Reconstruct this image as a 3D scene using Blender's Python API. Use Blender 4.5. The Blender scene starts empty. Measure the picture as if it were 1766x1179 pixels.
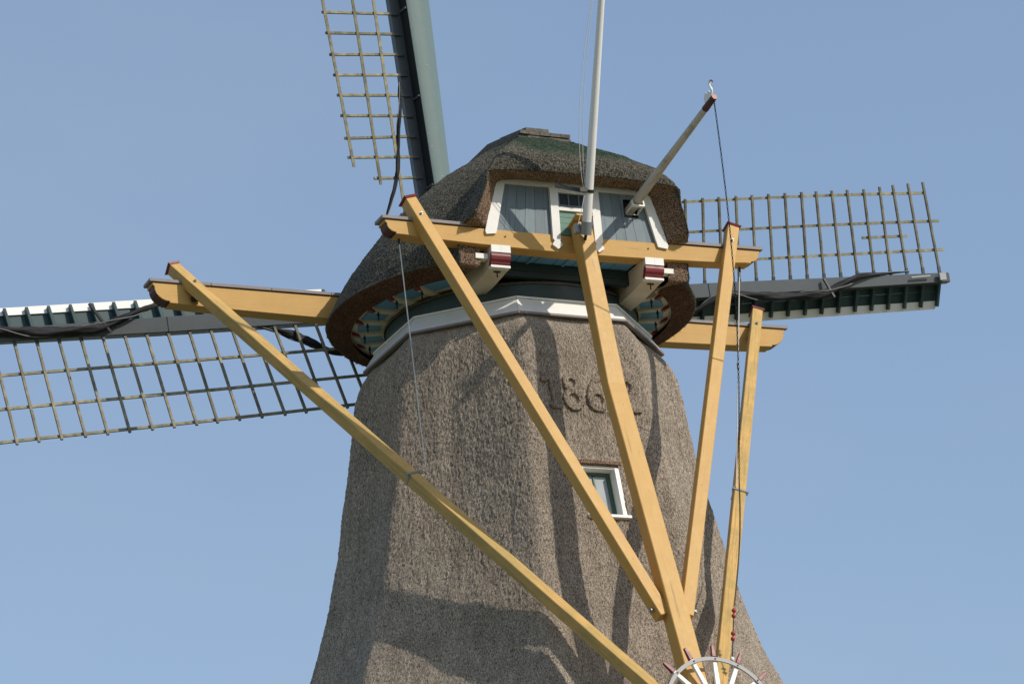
import bpy, bmesh, math, random
import numpy as np
from mathutils import Matrix, Vector
random.seed(7); rng = np.random.default_rng(11)
SC = bpy.context.scene
COL = SC.collection
rad = math.radians
ZO = 22.85                     # height of the cap ring of the mill above the ground
PHI = rad(2.988)               # the octagon of the tower, turned a little
PSI = rad(24.357)              # the cap and tail, turned to the right of the camera

# ------------------------------------------------------------------ camera
CAM_D, CAM_H = 61.858, 21.250
YAW, PITCH, ROLL = -1.406e-4, 0.33775, -0.078086
fw = Vector((math.sin(YAW)*math.cos(PITCH), math.cos(YAW)*math.cos(PITCH), math.sin(PITCH)))
rt = fw.cross(Vector((0, 0, 1))).normalized(); up = rt.cross(fw)
r2 = rt*math.cos(ROLL) + up*math.sin(ROLL); u2 = -rt*math.sin(ROLL) + up*math.cos(ROLL)
cam = bpy.data.cameras.new('camera'); cam.sensor_width = 36.0
cam.lens = 5676.73*36/1766; cam.clip_start = 0.5; cam.clip_end = 5000
co = bpy.data.objects.new('camera', cam); COL.objects.link(co)
M = Matrix((r2, u2, -fw)).transposed().to_4x4(); M.translation = Vector((0, -CAM_D, ZO-CAM_H))
co.matrix_world = M
SC.camera = co

# ------------------------------------------------------------------ light
SUN_AZ, SUN_EL = rad(60.0), rad(37.5)      # azimuth from the camera side (-y) towards +x
sd = Vector((math.sin(SUN_AZ)*math.cos(SUN_EL), -math.cos(SUN_AZ)*math.cos(SUN_EL), math.sin(SUN_EL)))
world = bpy.data.worlds.new('World'); SC.world = world; world.use_nodes = True
wn = world.node_tree; bg = wn.nodes['Background']
sky = wn.nodes.new('ShaderNodeTexSky'); sky.sky_type = 'NISHITA'; sky.sun_disc = False
sky.sun_elevation = SUN_EL; sky.sun_rotation = math.atan2(sd.x, sd.y)
sky.air_density = 1.0; sky.dust_density = 1.2; sky.ozone_density = 1.0; sky.altitude = 0
hz = wn.nodes.new('ShaderNodeMix'); hz.data_type = 'RGBA'; hz.inputs[0].default_value = .55   # thin even haze over the whole sky
hz.inputs[7].default_value = (1.50, 2.16, 3.18, 1)
wn.links.new(sky.outputs[0], hz.inputs[6])
tcw = wn.nodes.new('ShaderNodeTexCoord'); mpw = wn.nodes.new('ShaderNodeMapping'); mpw.inputs['Scale'].default_value = (1, 1, 2.2)
nzw = wn.nodes.new('ShaderNodeTexNoise'); nzw.inputs['Scale'].default_value = 3.2; nzw.inputs['Detail'].default_value = 5; nzw.inputs['Roughness'].default_value = .55
rpw = wn.nodes.new('ShaderNodeValToRGB'); rpw.color_ramp.elements[0].position = .42; rpw.color_ramp.elements[1].position = .75
rpw.color_ramp.elements[1].color = (.24, .24, .24, 1)
ci = wn.nodes.new('ShaderNodeMix'); ci.data_type = 'RGBA'; ci.inputs[7].default_value = (2.5, 2.85, 3.5, 1)   # faint high cirrus
wn.links.new(tcw.outputs['Generated'], mpw.inputs[0]); wn.links.new(mpw.outputs[0], nzw.inputs['Vector']); wn.links.new(nzw.outputs['Fac'], rpw.inputs[0])
wn.links.new(rpw.outputs[0], ci.inputs[0]); wn.links.new(hz.outputs[2], ci.inputs[6]); wn.links.new(ci.outputs[2], bg.inputs[0]); bg.inputs[1].default_value = 0.15
sl = bpy.data.lights.new('sun', 'SUN'); sl.energy = 3.1; sl.angle = rad(0.53); sl.color = (1.0, 0.93, 0.83)
so = bpy.data.objects.new('sun', sl); COL.objects.link(so)
so.rotation_euler = sd.to_track_quat('Z', 'Y').to_euler(); so.location = (30, -30, 60)
SC.view_settings.view_transform = 'Standard'; SC.view_settings.look = 'None'
SC.view_settings.exposure = 0.2; SC.view_settings.gamma = 1.0; SC.view_settings.use_curve_mapping = False

# ------------------------------------------------------------------ materials
class NT:
    def __init__(s, name):
        s.m = bpy.data.materials.new(name); s.m.use_nodes = True
        s.n = s.m.node_tree.nodes; s.l = s.m.node_tree.links; s.b = s.n['Principled BSDF']
        s.tc = s.n.new('ShaderNodeTexCoord')
    def mapped(s, scale, rot=(0, 0, 0)):
        mp = s.n.new('ShaderNodeMapping'); mp.inputs['Scale'].default_value = scale; mp.inputs['Rotation'].default_value = rot
        s.l.new(s.tc.outputs['Object'], mp.inputs[0]); return mp.outputs[0]
    def noise(s, vec, scale, detail=3, rough=.6):
        t = s.n.new('ShaderNodeTexNoise'); t.inputs['Scale'].default_value = scale
        t.inputs['Detail'].default_value = detail; t.inputs['Roughness'].default_value = rough
        if vec is not None: s.l.new(vec, t.inputs['Vector'])
        return t.outputs['Fac']
    def voro(s, vec, scale, feat='F1'):
        t = s.n.new('ShaderNodeTexVoronoi'); t.inputs['Scale'].default_value = scale; t.feature = feat
        s.l.new(vec, t.inputs['Vector']); return t
    def ramp(s, f, stops):
        r = s.n.new('ShaderNodeValToRGB'); e = r.color_ramp.elements
        while len(e) < len(stops): e.new(.5)
        for i, (p, c) in enumerate(stops):
            e[i].position = p; e[i].color = (c, c, c, 1) if isinstance(c, (int, float)) else (*c, 1)
        s.l.new(f, r.inputs[0]); return r.outputs[0]
    def mix(s, f, a, b, mode='MIX'):
        x = s.n.new('ShaderNodeMix'); x.data_type = 'RGBA'; x.blend_type = mode
        if isinstance(f, (int, float)): x.inputs[0].default_value = f
        else: s.l.new(f, x.inputs[0])
        for k, v in ((6, a), (7, b)):
            if isinstance(v, tuple): x.inputs[k].default_value = (*v, 1)
            else: s.l.new(v, x.inputs[k])
        return x.outputs[2]
    def math(s, op, a, b=0.0):
        x = s.n.new('ShaderNodeMath'); x.operation = op
        for k, v in ((0, a), (1, b)):
            if isinstance(v, (int, float)): x.inputs[k].default_value = v
            else: s.l.new(v, x.inputs[k])
        return x.outputs[0]
    def out(s, col, rough=.6, bump=None, bs=.3, bd=.01, dr=0.0, metal=0.0, spec=None):
        if isinstance(col, tuple): s.b.inputs['Base Color'].default_value = (*col, 1)
        else: s.l.new(col, s.b.inputs['Base Color'])
        if isinstance(rough, (int, float)): s.b.inputs['Roughness'].default_value = rough
        else: s.l.new(rough, s.b.inputs['Roughness'])
        s.b.inputs['Metallic'].default_value = metal
        if spec is not None: s.b.inputs['Specular IOR Level'].default_value = spec
        if dr and 'Diffuse Roughness' in s.b.inputs: s.b.inputs['Diffuse Roughness'].default_value = dr
        if bump is not None:
            b = s.n.new('ShaderNodeBump'); b.inputs['Strength'].default_value = bs; b.inputs['Distance'].default_value = bd
            s.l.new(bump, b.inputs['Height']); s.l.new(b.outputs[0], s.b.inputs['Normal'])
        return s.m

def thatch_mat(name, dark, mid, light, tint, tint_amt, axis='z', moss=None, fine=140):
    t = NT(name)
    sc = {'z': (1, 1, .17), 'iso': (1, 1, .7)}[axis]
    v = t.mapped(sc)
    f = t.noise(v, fine, 2, .7)
    g = t.noise(v, fine*.42, 2, .6)
    f2 = t.math('ADD', t.math('MULTIPLY', f, .65), t.math('MULTIPLY', g, .35))
    c = t.ramp(f2, [(.40, dark), (.5, mid), (.59, light)])
    big = t.noise(t.mapped((1, 1, .5)), 1.3, 4, .65)
    c = t.mix(t.ramp(big, [(.35, 0), (.7, tint_amt)]), c, tint, 'MULTIPLY')
    if axis == 'z':
        st = t.noise(t.mapped((1, 1, .09)), 3.2, 4, .7)
        c = t.mix(t.ramp(st, [(.40, 0), (.66, .55)]), c, (.58, .56, .56), 'MULTIPLY')
        cr = t.noise(t.mapped((.12, .12, 1)), 2.6, 3, .6)
        c = t.mix(t.ramp(cr, [(.48, 0), (.66, .35)]), c, (.70, .71, .66), 'MULTIPLY')
    if moss:
        # moss sits round the rear of the ridge, under the netting
        sep = t.n.new('ShaderNodeSeparateXYZ'); t.l.new(t.tc.outputs['Object'], sep.inputs[0])
        hz = t.ramp(t.math('DIVIDE', sep.outputs[2], 3.4), [(.60, 0), (.72, 1)])
        ry = t.ramp(t.math('MULTIPLY', sep.outputs[1], -.25), [(.22, 0), (.55, 1)])
        sx = t.ramp(t.math('ADD', t.math('MULTIPLY', sep.outputs[0], .2), .5), [(.27, 0), (.36, 1)])
        pn = t.ramp(t.noise(t.mapped((1, 1, 1)), 5, 4, .7), [(.34, .5), (.6, 1)])
        fac = t.math('MULTIPLY', t.math('MULTIPLY', t.math('MULTIPLY', hz, ry), sx), pn)
        c = t.mix(fac, c, t.ramp(f2, [(.38, (.006, .014, .008)), (.62, moss)]))
    return t.out(c, .95, f2, .9, .02, dr=1.0, spec=.15)

M_THATCH = thatch_mat('tower_thatch', (.062, .053, .043), (.385, .322, .255), (.79, .665, .53), (.80, .80, .81), .6)
M_CAPTH = thatch_mat('cap_thatch', (.018, .017, .015), (.078, .072, .058), (.29, .255, .19), (.78, .80, .78), .7, 'iso', (.032, .078, .042), 66)

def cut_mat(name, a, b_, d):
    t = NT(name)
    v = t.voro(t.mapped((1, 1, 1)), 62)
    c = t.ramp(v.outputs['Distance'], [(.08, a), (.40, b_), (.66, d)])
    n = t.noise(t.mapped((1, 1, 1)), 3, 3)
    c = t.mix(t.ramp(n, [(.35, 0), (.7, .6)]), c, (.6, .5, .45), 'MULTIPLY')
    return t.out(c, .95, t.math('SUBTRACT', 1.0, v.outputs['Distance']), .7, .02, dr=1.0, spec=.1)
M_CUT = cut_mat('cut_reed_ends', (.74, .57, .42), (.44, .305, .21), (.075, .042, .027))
M_CUTD = cut_mat('darker_brown_reed_ends', (.34, .20, .135), (.20, .105, .07), (.04, .02, .014))  # darker, redder copy of the cut reed for the eaves underside

def paint(name, col, wear=.25, rough=.45, dirt=(.55, .5, .42), grain=None, var=.1, chips=None, rnd=0.0, chipscale=4.3):
    t = NT(name)
    n = t.noise(t.mapped((1, 1, 1)), 2.3, 5, .65)
    c = t.mix(t.ramp(n, [(.35, 0), (.75, wear)]), col, tuple(a*b for a, b in zip(col, dirt)))
    n2 = t.noise(t.mapped((1, 1, 1)), 9, 4, .7)
    c = t.mix(t.ramp(n2, [(.45, 0), (.8, var)]), c, tuple(min(1, a*1.25) for a in col))
    if chips:
        v = t.voro(t.mapped((1, 1, 1)), chipscale)
        k = t.noise(t.mapped((1, 1, 1)), 26, 3, .7)
        d = t.math('ADD', v.outputs['Distance'], t.math('MULTIPLY', k, .12))
        c = t.mix(t.ramp(d, [(.085, 1), (.12, 0)]), c, chips)
    if grain:
        gr = t.noise(t.mapped((1, 1, .035)), 34, 4, .7)
        c = t.mix(t.ramp(gr, [(.50, 0), (.70, grain)]), c, tuple(a*f for a, f in zip(col, (.62, .56, .48))))
        ck = t.noise(t.mapped((1, 1, .05)), 13, 2, .5)
        c = t.mix(t.ramp(ck, [(.69, 0), (.73, .42)]), c, tuple(a*f for a, f in zip(col, (.36, .32, .28))))
    if rnd:
        oi = t.n.new('ShaderNodeObjectInfo')
        c = t.mix(1.0, c, t.ramp(oi.outputs['Random'], [(0, 1-rnd), (1, 1.0)]), 'MULTIPLY')
    b = t.noise(t.mapped((1, 1, 1)), 40, 3, .6)
    return t.out(c, t.math('ADD', rough-.1, t.math('MULTIPLY', n2, .25)), b, .12, .01, spec=.35)

M_YEL = paint('ochre_paint', (.565, .332, .090), .5, .5, (.80, .72, .58), grain=.28, chips=(.20, .13, .06))
def weathered():
    t = NT('weathered_ochre_paint')
    n = t.noise(t.mapped((1, 1, 1)), 1.6, 5, .7)
    c = t.mix(t.ramp(n, [(.38, 0), (.62, 1)]), (.62, .38, .125), (.46, .315, .105))
    s = t.noise(t.mapped((1, 1, .03)), 30, 5, .75)
    c = t.mix(t.ramp(s, [(.48, 0), (.68, .75)]), c, (.24, .18, .075))
    return t.out(c, .62, s, .25, .008, spec=.3)
M_YELW = weathered()
M_WHITE = paint('white_paint', (.82, .80, .745), .3, .45, (.74, .72, .68), chips=(.45, .42, .38))
M_CREAM = paint('cream_paint', (.66, .58, .45), .5, .5, (.66, .6, .5))
M_BLUEW = paint('sky_blue_paint', (.13, .31, .47), .4, .5, (.7, .75, .8))
M_MAROON = paint('maroon_paint', (.20, .030, .035), .5, .4, (.55, .6, .6))
M_MAROOND = paint('dark_maroon_paint', (.085, .022, .022), .5, .5, (.6, .6, .6))
M_GABLE = paint('grey_blue_board_paint', (.20, .248, .27), .5, .55, (.76, .78, .82), grain=.3, rnd=.2)
M_GREEN = paint('dark_green_paint', (.022, .040, .038), .5, .45, (.6, .7, .7))
M_DOORG = paint('green_door_paint', (.13, .24, .19), .6, .55, (.65, .75, .7), chips=(.3, .3, .25))
M_SASH = paint('dark_green_sash_paint', (.055, .115, .088), .5, .5, (.7, .75, .7))
M_CURB = paint('curb_green_paint', (.040, .068, .068), .7, .38, (.5, .55, .5), chips=(.16, .17, .15))
M_STOCK = paint('grey_green_steel_paint', (.083, .094, .098), .35, .4, (.8, .82, .84))
M_WING = paint('pale_green_steel_paint', (.15, .205, .197), .35, .42, (.82, .86, .86), chips=(.62, .64, .60), chipscale=6.5)
M_WB = paint('wind_board_green_paint', (.045, .083, .082), .5, .45, (.6, .7, .7), chips=(.25, .28, .26), rnd=.3)
M_LEAD = paint('lead_sheet', (.25, .215, .205), .5, .5, (.7, .7, .72))
M_STEEL = NT('galvanised_steel').out((.30, .31, .31), .45, metal=.6)
M_RIM = NT('grey_rim_iron').out((.155, .155, .155), .5, metal=.2)
M_DKMET = NT('dark_iron').out((.03, .03, .032), .5, metal=.5)
M_CHAIN = NT('black_chain_iron').out((.018, .018, .02), .5, metal=.4)
M_DARK = NT('painted_dark_shade').out((.012, .012, .013), .9)  # near-black colour stands in for shade, in hollows and on the leading edge
M_ROPE = NT('grey_rope').out((.66, .66, .64), .8)
M_CLOTH = paint('dark_sailcloth', (.016, .016, .017), .5, .7, (.6, .6, .6), chips=None)
M_STRAP = paint('strap_webbing', (.25, .25, .24), .4, .7)
M_RED = paint('red_float_paint', (.40, .042, .030), .4, .4, (.7, .6, .6))
M_POLEW = paint('white_pole_paint', (.78, .76, .72), .2, .4, (.8, .78, .74))
def poledirty():
    t = NT('stained_white_pole_paint')
    n = t.noise(t.mapped((1.2, .35, 1.2)), 5, 5, .7)
    c = t.mix(t.ramp(n, [(.50, 0), (.72, .85)]), (.50, .48, .43), (.22, .16, .10))
    return t.out(c, .6, n, .1, .01)
M_POLED = poledirty()
def lathwood():
    t = NT('weathered_lath_wood')
    n = t.noise(t.mapped((1, 1, 1)), 6, 5, .7)
    c = t.ramp(n, [(.30, (.13, .12, .085)), (.5, (.30, .275, .165)), (.72, (.48, .44, .30))])
    oi = t.n.new('ShaderNodeObjectInfo'); c = t.mix(1.0, c, t.ramp(oi.outputs['Random'], [(0, .62), (1, 1.0)]), 'MULTIPLY')
    return t.out(c, .8, n, .3, .008)
M_LATH = lathwood()
def barwood():
    t = NT('grey_bar_wood')
    n = t.noise(t.mapped((1, 1, 1)), 5, 5, .7)
    c = t.ramp(n, [(.30, (.125, .112, .080)), (.52, (.27, .242, .165)), (.75, (.42, .385, .255))])
    oi = t.n.new('ShaderNodeObjectInfo'); c = t.mix(1.0, c, t.ramp(oi.outputs['Random'], [(0, .62), (1, 1.0)]), 'MULTIPLY')
    return t.out(c, .8, n, .3, .008)
M_BAR = barwood()
def boardwood():
    t = NT('weathered_ridge_board')
    n = t.noise(t.mapped((1, 3, 3)), 5, 5, .75)
    c = t.ramp(n, [(.3, (.05, .042, .036)), (.5, (.115, .10, .08)), (.7, (.19, .17, .11))])
    return t.out(c, .85, n, .4, .01)
M_RIDGE = boardwood()
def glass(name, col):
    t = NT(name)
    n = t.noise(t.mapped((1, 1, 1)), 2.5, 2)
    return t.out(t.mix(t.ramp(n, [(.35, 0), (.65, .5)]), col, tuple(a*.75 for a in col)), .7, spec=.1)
M_PANE = glass('painted_sky_glass', (.40, .44, .455))  # pale sky reflection put into the colour of the panes
M_PANED = glass('dark_window_glass', (.05, .06, .068))
def grass():
    t = NT('meadow_grass')
    n = t.noise(t.mapped((1, 1, 1)), .05, 6, .7)
    c = t.ramp(n, [(.3, (.09, .10, .05)), (.55, (.14, .145, .08)), (.75, (.22, .20, .14))])
    return t.out(c, .9)
M_GRASS = grass()
def brick():
    t = NT('brown_brick')
    b = t.n.new('ShaderNodeTexBrick'); b.inputs['Scale'].default_value = 4
    b.inputs['Color1'].default_value = (.18, .085, .055, 1); b.inputs['Color2'].default_value = (.24, .12, .08, 1); b.inputs['Mortar'].default_value = (.3, .28, .25, 1)
    t.l.new(t.tc.outputs['Object'], b.inputs['Vector'])
    return t.out(b.outputs['Color'], .85)
M_BRICK = brick()

# ------------------------------------------------------------------ mesh helpers
class MB:
    def __init__(s): s.v = []; s.f = []; s.mi = []; s.sm = []
    def add(s, vs, fs, mi=0, smooth=False):
        o = len(s.v); s.v += [tuple(p) for p in vs]
        for f in fs: s.f.append(tuple(o+i for i in f)); s.mi.append(mi); s.sm.append(smooth)
    def loft(s, rings, mi=0, smooth=False, cap=True, capmi=None):
        n = len(rings[0]); vs = [p for r in rings for p in r]; fs = []
        for k in range(len(rings)-1):
            for i in range(n):
                j = (i+1) % n
                fs.append((k*n+i, k*n+j, (k+1)*n+j, (k+1)*n+i))
        s.add(vs, fs, mi, smooth)
        if cap:
            cm = mi if capmi is None else capmi
            s.add(rings[0], [tuple(range(n))[::-1]], cm); s.add(rings[-1], [tuple(range(n))], cm)
    def box(s, lo, hi, mi=0, c=0.0):
        x0, y0, z0 = lo; x1, y1, z1 = hi
        s.beam(((x0+x1)/2, (y0+y1)/2, z0), ((x0+x1)/2, (y0+y1)/2, z1), x1-x0, y1-y0, (0, 1, 0), c=c, mi=mi)
    def beam(s, p0, p1, w, h, upv, w1=None, h1=None, c=.008, mi=0, capmi=None):
        """bar from p0 to p1; h along upv, w across; chamfered edges"""
        p0 = Vector(p0); p1 = Vector(p1); d = (p1-p0); L = d.length; d.normalize()
        u = Vector(upv); u = (u-d*u.dot(d)).normalized(); r = d.cross(u)
        w1 = w if w1 is None else w1; h1 = h if h1 is None else h1
        def ring(p, w, h, k):
            a, b = w/2-k, h/2-k; cc = min(c, w*.3, h*.3)
            if c <= 0: pts = [(-a, -b), (a, -b), (a, b), (-a, b)]
            else: pts = [(-a+cc, -b), (a-cc, -b), (a, -b+cc), (a, b-cc), (a-cc, b), (-a+cc, b), (-a, b-cc), (-a, -b+cc)]
            return [p+r*x+u*y for x, y in pts]
        if c > 0 and L > 4*c:
            cc = min(c, w*.25, h*.25)
            rings = [ring(p0, w, h, cc), ring(p0+d*cc, w, h, 0), ring(p1-d*cc, w1, h1, 0), ring(p1, w1, h1, cc)]
        else: rings = [ring(p0, w, h, 0), ring(p1, w1, h1, 0)]
        s.loft(rings, mi, False, True, capmi)
    def poly(s, paths, upv_list, secs, mi=0, c=.008):
        pass
    def tube(s, pts, radii, n=8, mi=0, cap=True, smooth=True):
        pts = [Vector(p) for p in pts]
        if not hasattr(radii, '__len__'): radii = [radii]*len(pts)
        rings = []; ref = Vector((0.13, 0.31, 1)).normalized()
        for i, p in enumerate(pts):
            d = (pts[min(i+1, len(pts)-1)]-pts[max(i-1, 0)]).normalized()
            if abs(d.dot(ref)) > .95: ref = Vector((1, .2, 0)).normalized()
            a = d.cross(ref).normalized(); b = d.cross(a)
            rings.append([p+(a*math.cos(t)+b*math.sin(t))*radii[i] for t in [2*math.pi*k/n for k in range(n)]])
        s.loft(rings, mi, smooth, cap)
    def prism(s, prof, axis_o, ax, ay, ex, t0, t1, mi=0):
        """profile (x,y) in plane axis_o + x*ax + y*ay, extruded along ex from t0 to t1"""
        o = Vector(axis_o); ax = Vector(ax); ay = Vector(ay); ex = Vector(ex)
        a = [o+ax*x+ay*y+ex*t0 for x, y in prof]; b = [o+ax*x+ay*y+ex*t1 for x, y in prof]
        s.loft([a, b], mi)
    def disc(s, c, nrm, r, t=.01, n=8, mi=0):
        c = Vector(c); nrm = Vector(nrm).normalized()
        s.tube([c, c+nrm*t], r, n, mi, True, False)
    def mesh(s, name, mats):
        me = bpy.data.meshes.new(name); me.from_pydata(s.v, [], s.f)
        for m in mats: me.materials.append(m)
        me.polygons.foreach_set('material_index', s.mi); me.polygons.foreach_set('use_smooth', s.sm)
        bm = bmesh.new(); bm.from_mesh(me); bmesh.ops.recalc_face_normals(bm, faces=bm.faces); bm.to_mesh(me); bm.free()
        me.update(); return me

def part(name, geo, mats, parent, label=None, loc=(0, 0, 0), rot=None):
    me = geo if isinstance(geo, bpy.types.Mesh) else geo.mesh(name, mats if isinstance(mats, (list, tuple)) else [mats])
    o = bpy.data.objects.new(name, me); COL.objects.link(o); o.parent = parent; o.location = loc
    if rot is not None: o.rotation_euler = rot
    if label: o['label'] = label
    return o
def thing(name, label, cat, base=(0, 0, 0), rotz=0.0, group=None, matrix=None):
    o = bpy.data.objects.new(name, None); COL.objects.link(o); o.empty_display_size = .3
    if matrix is not None: o.matrix_world = matrix
    else: o.location = base; o.rotation_euler = (0, 0, rotz)
    o['label'] = label; o['category'] = cat
    if group: o['group'] = group
    return o
RZ = Matrix.Rotation(PSI, 3, 'Z')
class Cap:
    """cap frame: s to the right, r to the rear, z above the ring; meshes are stored relative to a thing's base"""
    def __init__(s, base): s.b = Vector((base[0], -base[1], base[2]+ZO))
    def __call__(s, a, r, z): return Vector((a, -r, z+ZO))-s.b
    def thing(s, name, label, cat, group=None):
        return thing(name, label, cat, RZ @ s.b, PSI, group)

# numpy noise for the thatch relief
def smooth1(a, k, ax):
    if k < 2: return a
    out = np.zeros_like(a)
    for i in range(k): out += np.roll(a, i-k//2, ax)
    return out/k
def white(nu, nv, ku, kv):
    a = rng.standard_normal((nu, nv)); a = smooth1(smooth1(a, ku, 0), kv, 1)
    return a/(a.std()+1e-9)
def lump(nu, nv, cu, cv):
    a = rng.standard_normal((max(3, nu//cu+3), max(3, nv//cv+3)))
    x = np.linspace(0, a.shape[0]-1.001, nu); y = np.linspace(0, a.shape[1]-1.001, nv)
    i = x.astype(int); j = y.astype(int); fx = x-i; fy = y-j
    fx = fx*fx*(3-2*fx); fy = fy*fy*(3-2*fy); fx = fx[:, None]; fy = fy[None]
    return (a[i][:, j]*(1-fx)*(1-fy)+a[i+1][:, j]*fx*(1-fy)+a[i][:, j+1]*(1-fx)*fy+a[i+1][:, j+1]*fx*fy)
def normals(P):
    du = np.gradient(P, axis=0); dv = np.gradient(P, axis=1)
    n = np.cross(du, dv); return n/(np.linalg.norm(n, axis=2, keepdims=True)+1e-9)
class GridMesh:
    def __init__(s): s.v = []; s.q = []; s.mi = []; s.n = 0
    def add(s, P, mi=0, keep=None, flip=False):
        nu, nv = P.shape[:2]
        idx = np.arange(nu*nv).reshape(nu, nv)+s.n
        q = np.stack([idx[:-1, :-1], idx[1:, :-1], idx[1:, 1:], idx[:-1, 1:]], -1)
        if flip: q = q[..., ::-1]
        m = np.full(q.shape[:2], mi, int) if not hasattr(mi, 'shape') else mi
        if keep is not None: q = q[keep]; m = m[keep]
        s.v.append(P.reshape(-1, 3)); s.q.append(q.reshape(-1, 4)); s.mi.append(m.reshape(-1)); s.n += nu*nv
    def mesh(s, name, mats, smooth=True):
        v = np.concatenate(s.v).astype(np.float32); q = np.concatenate(s.q).astype(np.int32); mi = np.concatenate(s.mi).astype(np.int32)
        me = bpy.data.meshes.new(name)
        me.vertices.add(len(v)); me.vertices.foreach_set('co', v.ravel())
        me.loops.add(len(q)*4); me.loops.foreach_set('vertex_index', q.ravel())
        me.polygons.add(len(q)); me.polygons.foreach_set('loop_start', np.arange(0, len(q)*4, 4, dtype=np.int32))
        me.polygons.foreach_set('loop_total', np.full(len(q), 4, np.int32))
        for m in mats: me.materials.append(m)
        me.polygons.foreach_set('material_index', mi); me.polygons.foreach_set('use_smooth', np.full(len(q), smooth))
        me.update(); me.validate(); return me

# ------------------------------------------------------------------ ground
g = MB(); g.add([(-2500, -2500, 0), (2500, -2500, 0), (2500, 2500, 0), (-2500, 2500, 0)], [(0, 1, 2, 3)])
go = part('ground', g, M_GRASS, None); go['kind'] = 'structure'

# ------------------------------------------------------------------ tower
PROF = np.array([[-13, 7.3], [-8.5, 5.30], [-6.8, 4.66], [-6.2, 4.40], [-5.1, 4.06], [-3.7, 3.73], [-2.3, 3.44], [-1.5, 3.32], [-.7, 3.22], [-.35, 3.13], [-.1, 2.97], [.0, 2.86], [.3, 2.74]])
def prof(z):                                           # smoothed vertex radius
    return sum(np.interp(z+d, PROF[:, 0], PROF[:, 1]) for d in (-.15, -.07, 0, .07, .15))/5
PN = 110.0
def octa(az):                                           # 1 at the vertices
    k = np.arange(8)*math.pi/4+math.pi/8
    c = np.maximum(np.cos((az-PHI)[..., None]-k), 0)
    return (c**PN).sum(-1)**(-1/PN)*(2*math.cos(math.pi/8)**PN)**(1/PN)*(1-.018*(1-np.cos((az-PHI)*8))*.5)   # faces sag a little between the ridges
tower = thing('windmill_tower', 'eight-sided thatched windmill tower with a white band below the cap', 'windmill', (0, 0, 0))
FA = PHI+math.pi/8                                      # facet that carries the year and the window
FT = np.array([math.cos(FA), math.sin(FA), 0]); FN = np.array([math.sin(FA), -math.cos(FA), 0])
WIN = (-.39, .41, -4.25, -3.12)
def tower_grid(a0, a1, nu, z0, z1, nv, relief=True):
    az = np.linspace(a0, a1, nu); z = np.linspace(z0, z1, nv)
    R = prof(z)[None]*octa(az)[:, None]
    P = np.stack([R*np.sin(az)[:, None], -R*np.cos(az)[:, None], np.broadcast_to(z, R.shape)+ZO], -1)
    if relief:
        n = normals(P)
        if (n[nu//2, nv//2, :2] @ P[nu//2, nv//2, :2]) < 0: n = -n
        st = white(nu, nv, 1, 3)*.0055+white(nu, nv, 2, 8)*.002
        lu = lump(nu, nv, 4, 12)*.003+lump(nu, nv, 18, 50)*.006+lump(nu, nv, 90, 90)*.02
        # courses of reed give faint level steps
        fade = np.clip((-z-.0)/.5, 0, 1)[None]*.75+.25
        P = P+n*((st+lu)*fade)[..., None]
    return az, z, P
gm = GridMesh()
az, z, P = tower_grid(rad(-104), rad(104), 760, -8.5, .2, 420)
PC = (P[:-1, :-1]+P[1:, 1:])/2
tt = PC @ FT; zz = PC[..., 2]-ZO
hole = (tt > WIN[0]) & (tt < WIN[1]) & (zz > WIN[2]) & (zz < WIN[3]) & ((PC @ FN) > 0)
gm.add(P, 0, ~hole)
_, _, P2 = tower_grid(rad(104), rad(256), 80, -8.5, .2, 60, False); gm.add(P2, 0)
_, _, P3 = tower_grid(rad(-104), rad(256), 160, -13, -8.5, 30, False); gm.add(P3, 0)
part('thatch', gm.mesh('thatch', [M_THATCH]), None, tower)
b = MB(); rings = []
for zz_, rr in ((0, 6.9), (ZO-12.95, 6.6)):
    rings.append([(rr*math.sin(PHI+k*math.pi/4), -rr*math.cos(PHI+k*math.pi/4), zz_) for k in range(8)])
b.loft(rings); part('brick_base', b, M_BRICK, tower)

# white band: one board and one drip strip on each of the eight sides
def on8(rr, k, z): a = PHI+k*math.pi/4; return Vector((rr*math.sin(a), -rr*math.cos(a), z+ZO))
for k in range(8):
    b = MB()
    def q8(ro, ri, zt, zb, ro2=None, ri2=None):
        ro2 = ro if ro2 is None else ro2; ri2 = ri if ri2 is None else ri2
        g_ = .0012
        rg = []
        for e in (0, 1):
            kk = k+e-(g_ if e else -g_)
            rg.append([on8(ro, kk, zt), on8(ro2, kk, zb), on8(ri2, kk, zb), on8(ri, kk, zt)])
        b.loft(rg)
    q8(2.755, 2.70, .385, .05, 2.985, 2.90)
    part('band_board', b, M_WHITE, tower)
    b = MB(); q8(2.79, 2.55, .425, .388); part('band_cap_strip', b, M_WHITE, tower)
    b = MB(); q8(3.005, 2.90, .047, .005); part('band_drip_strip', b, M_LEAD, tower)

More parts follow.
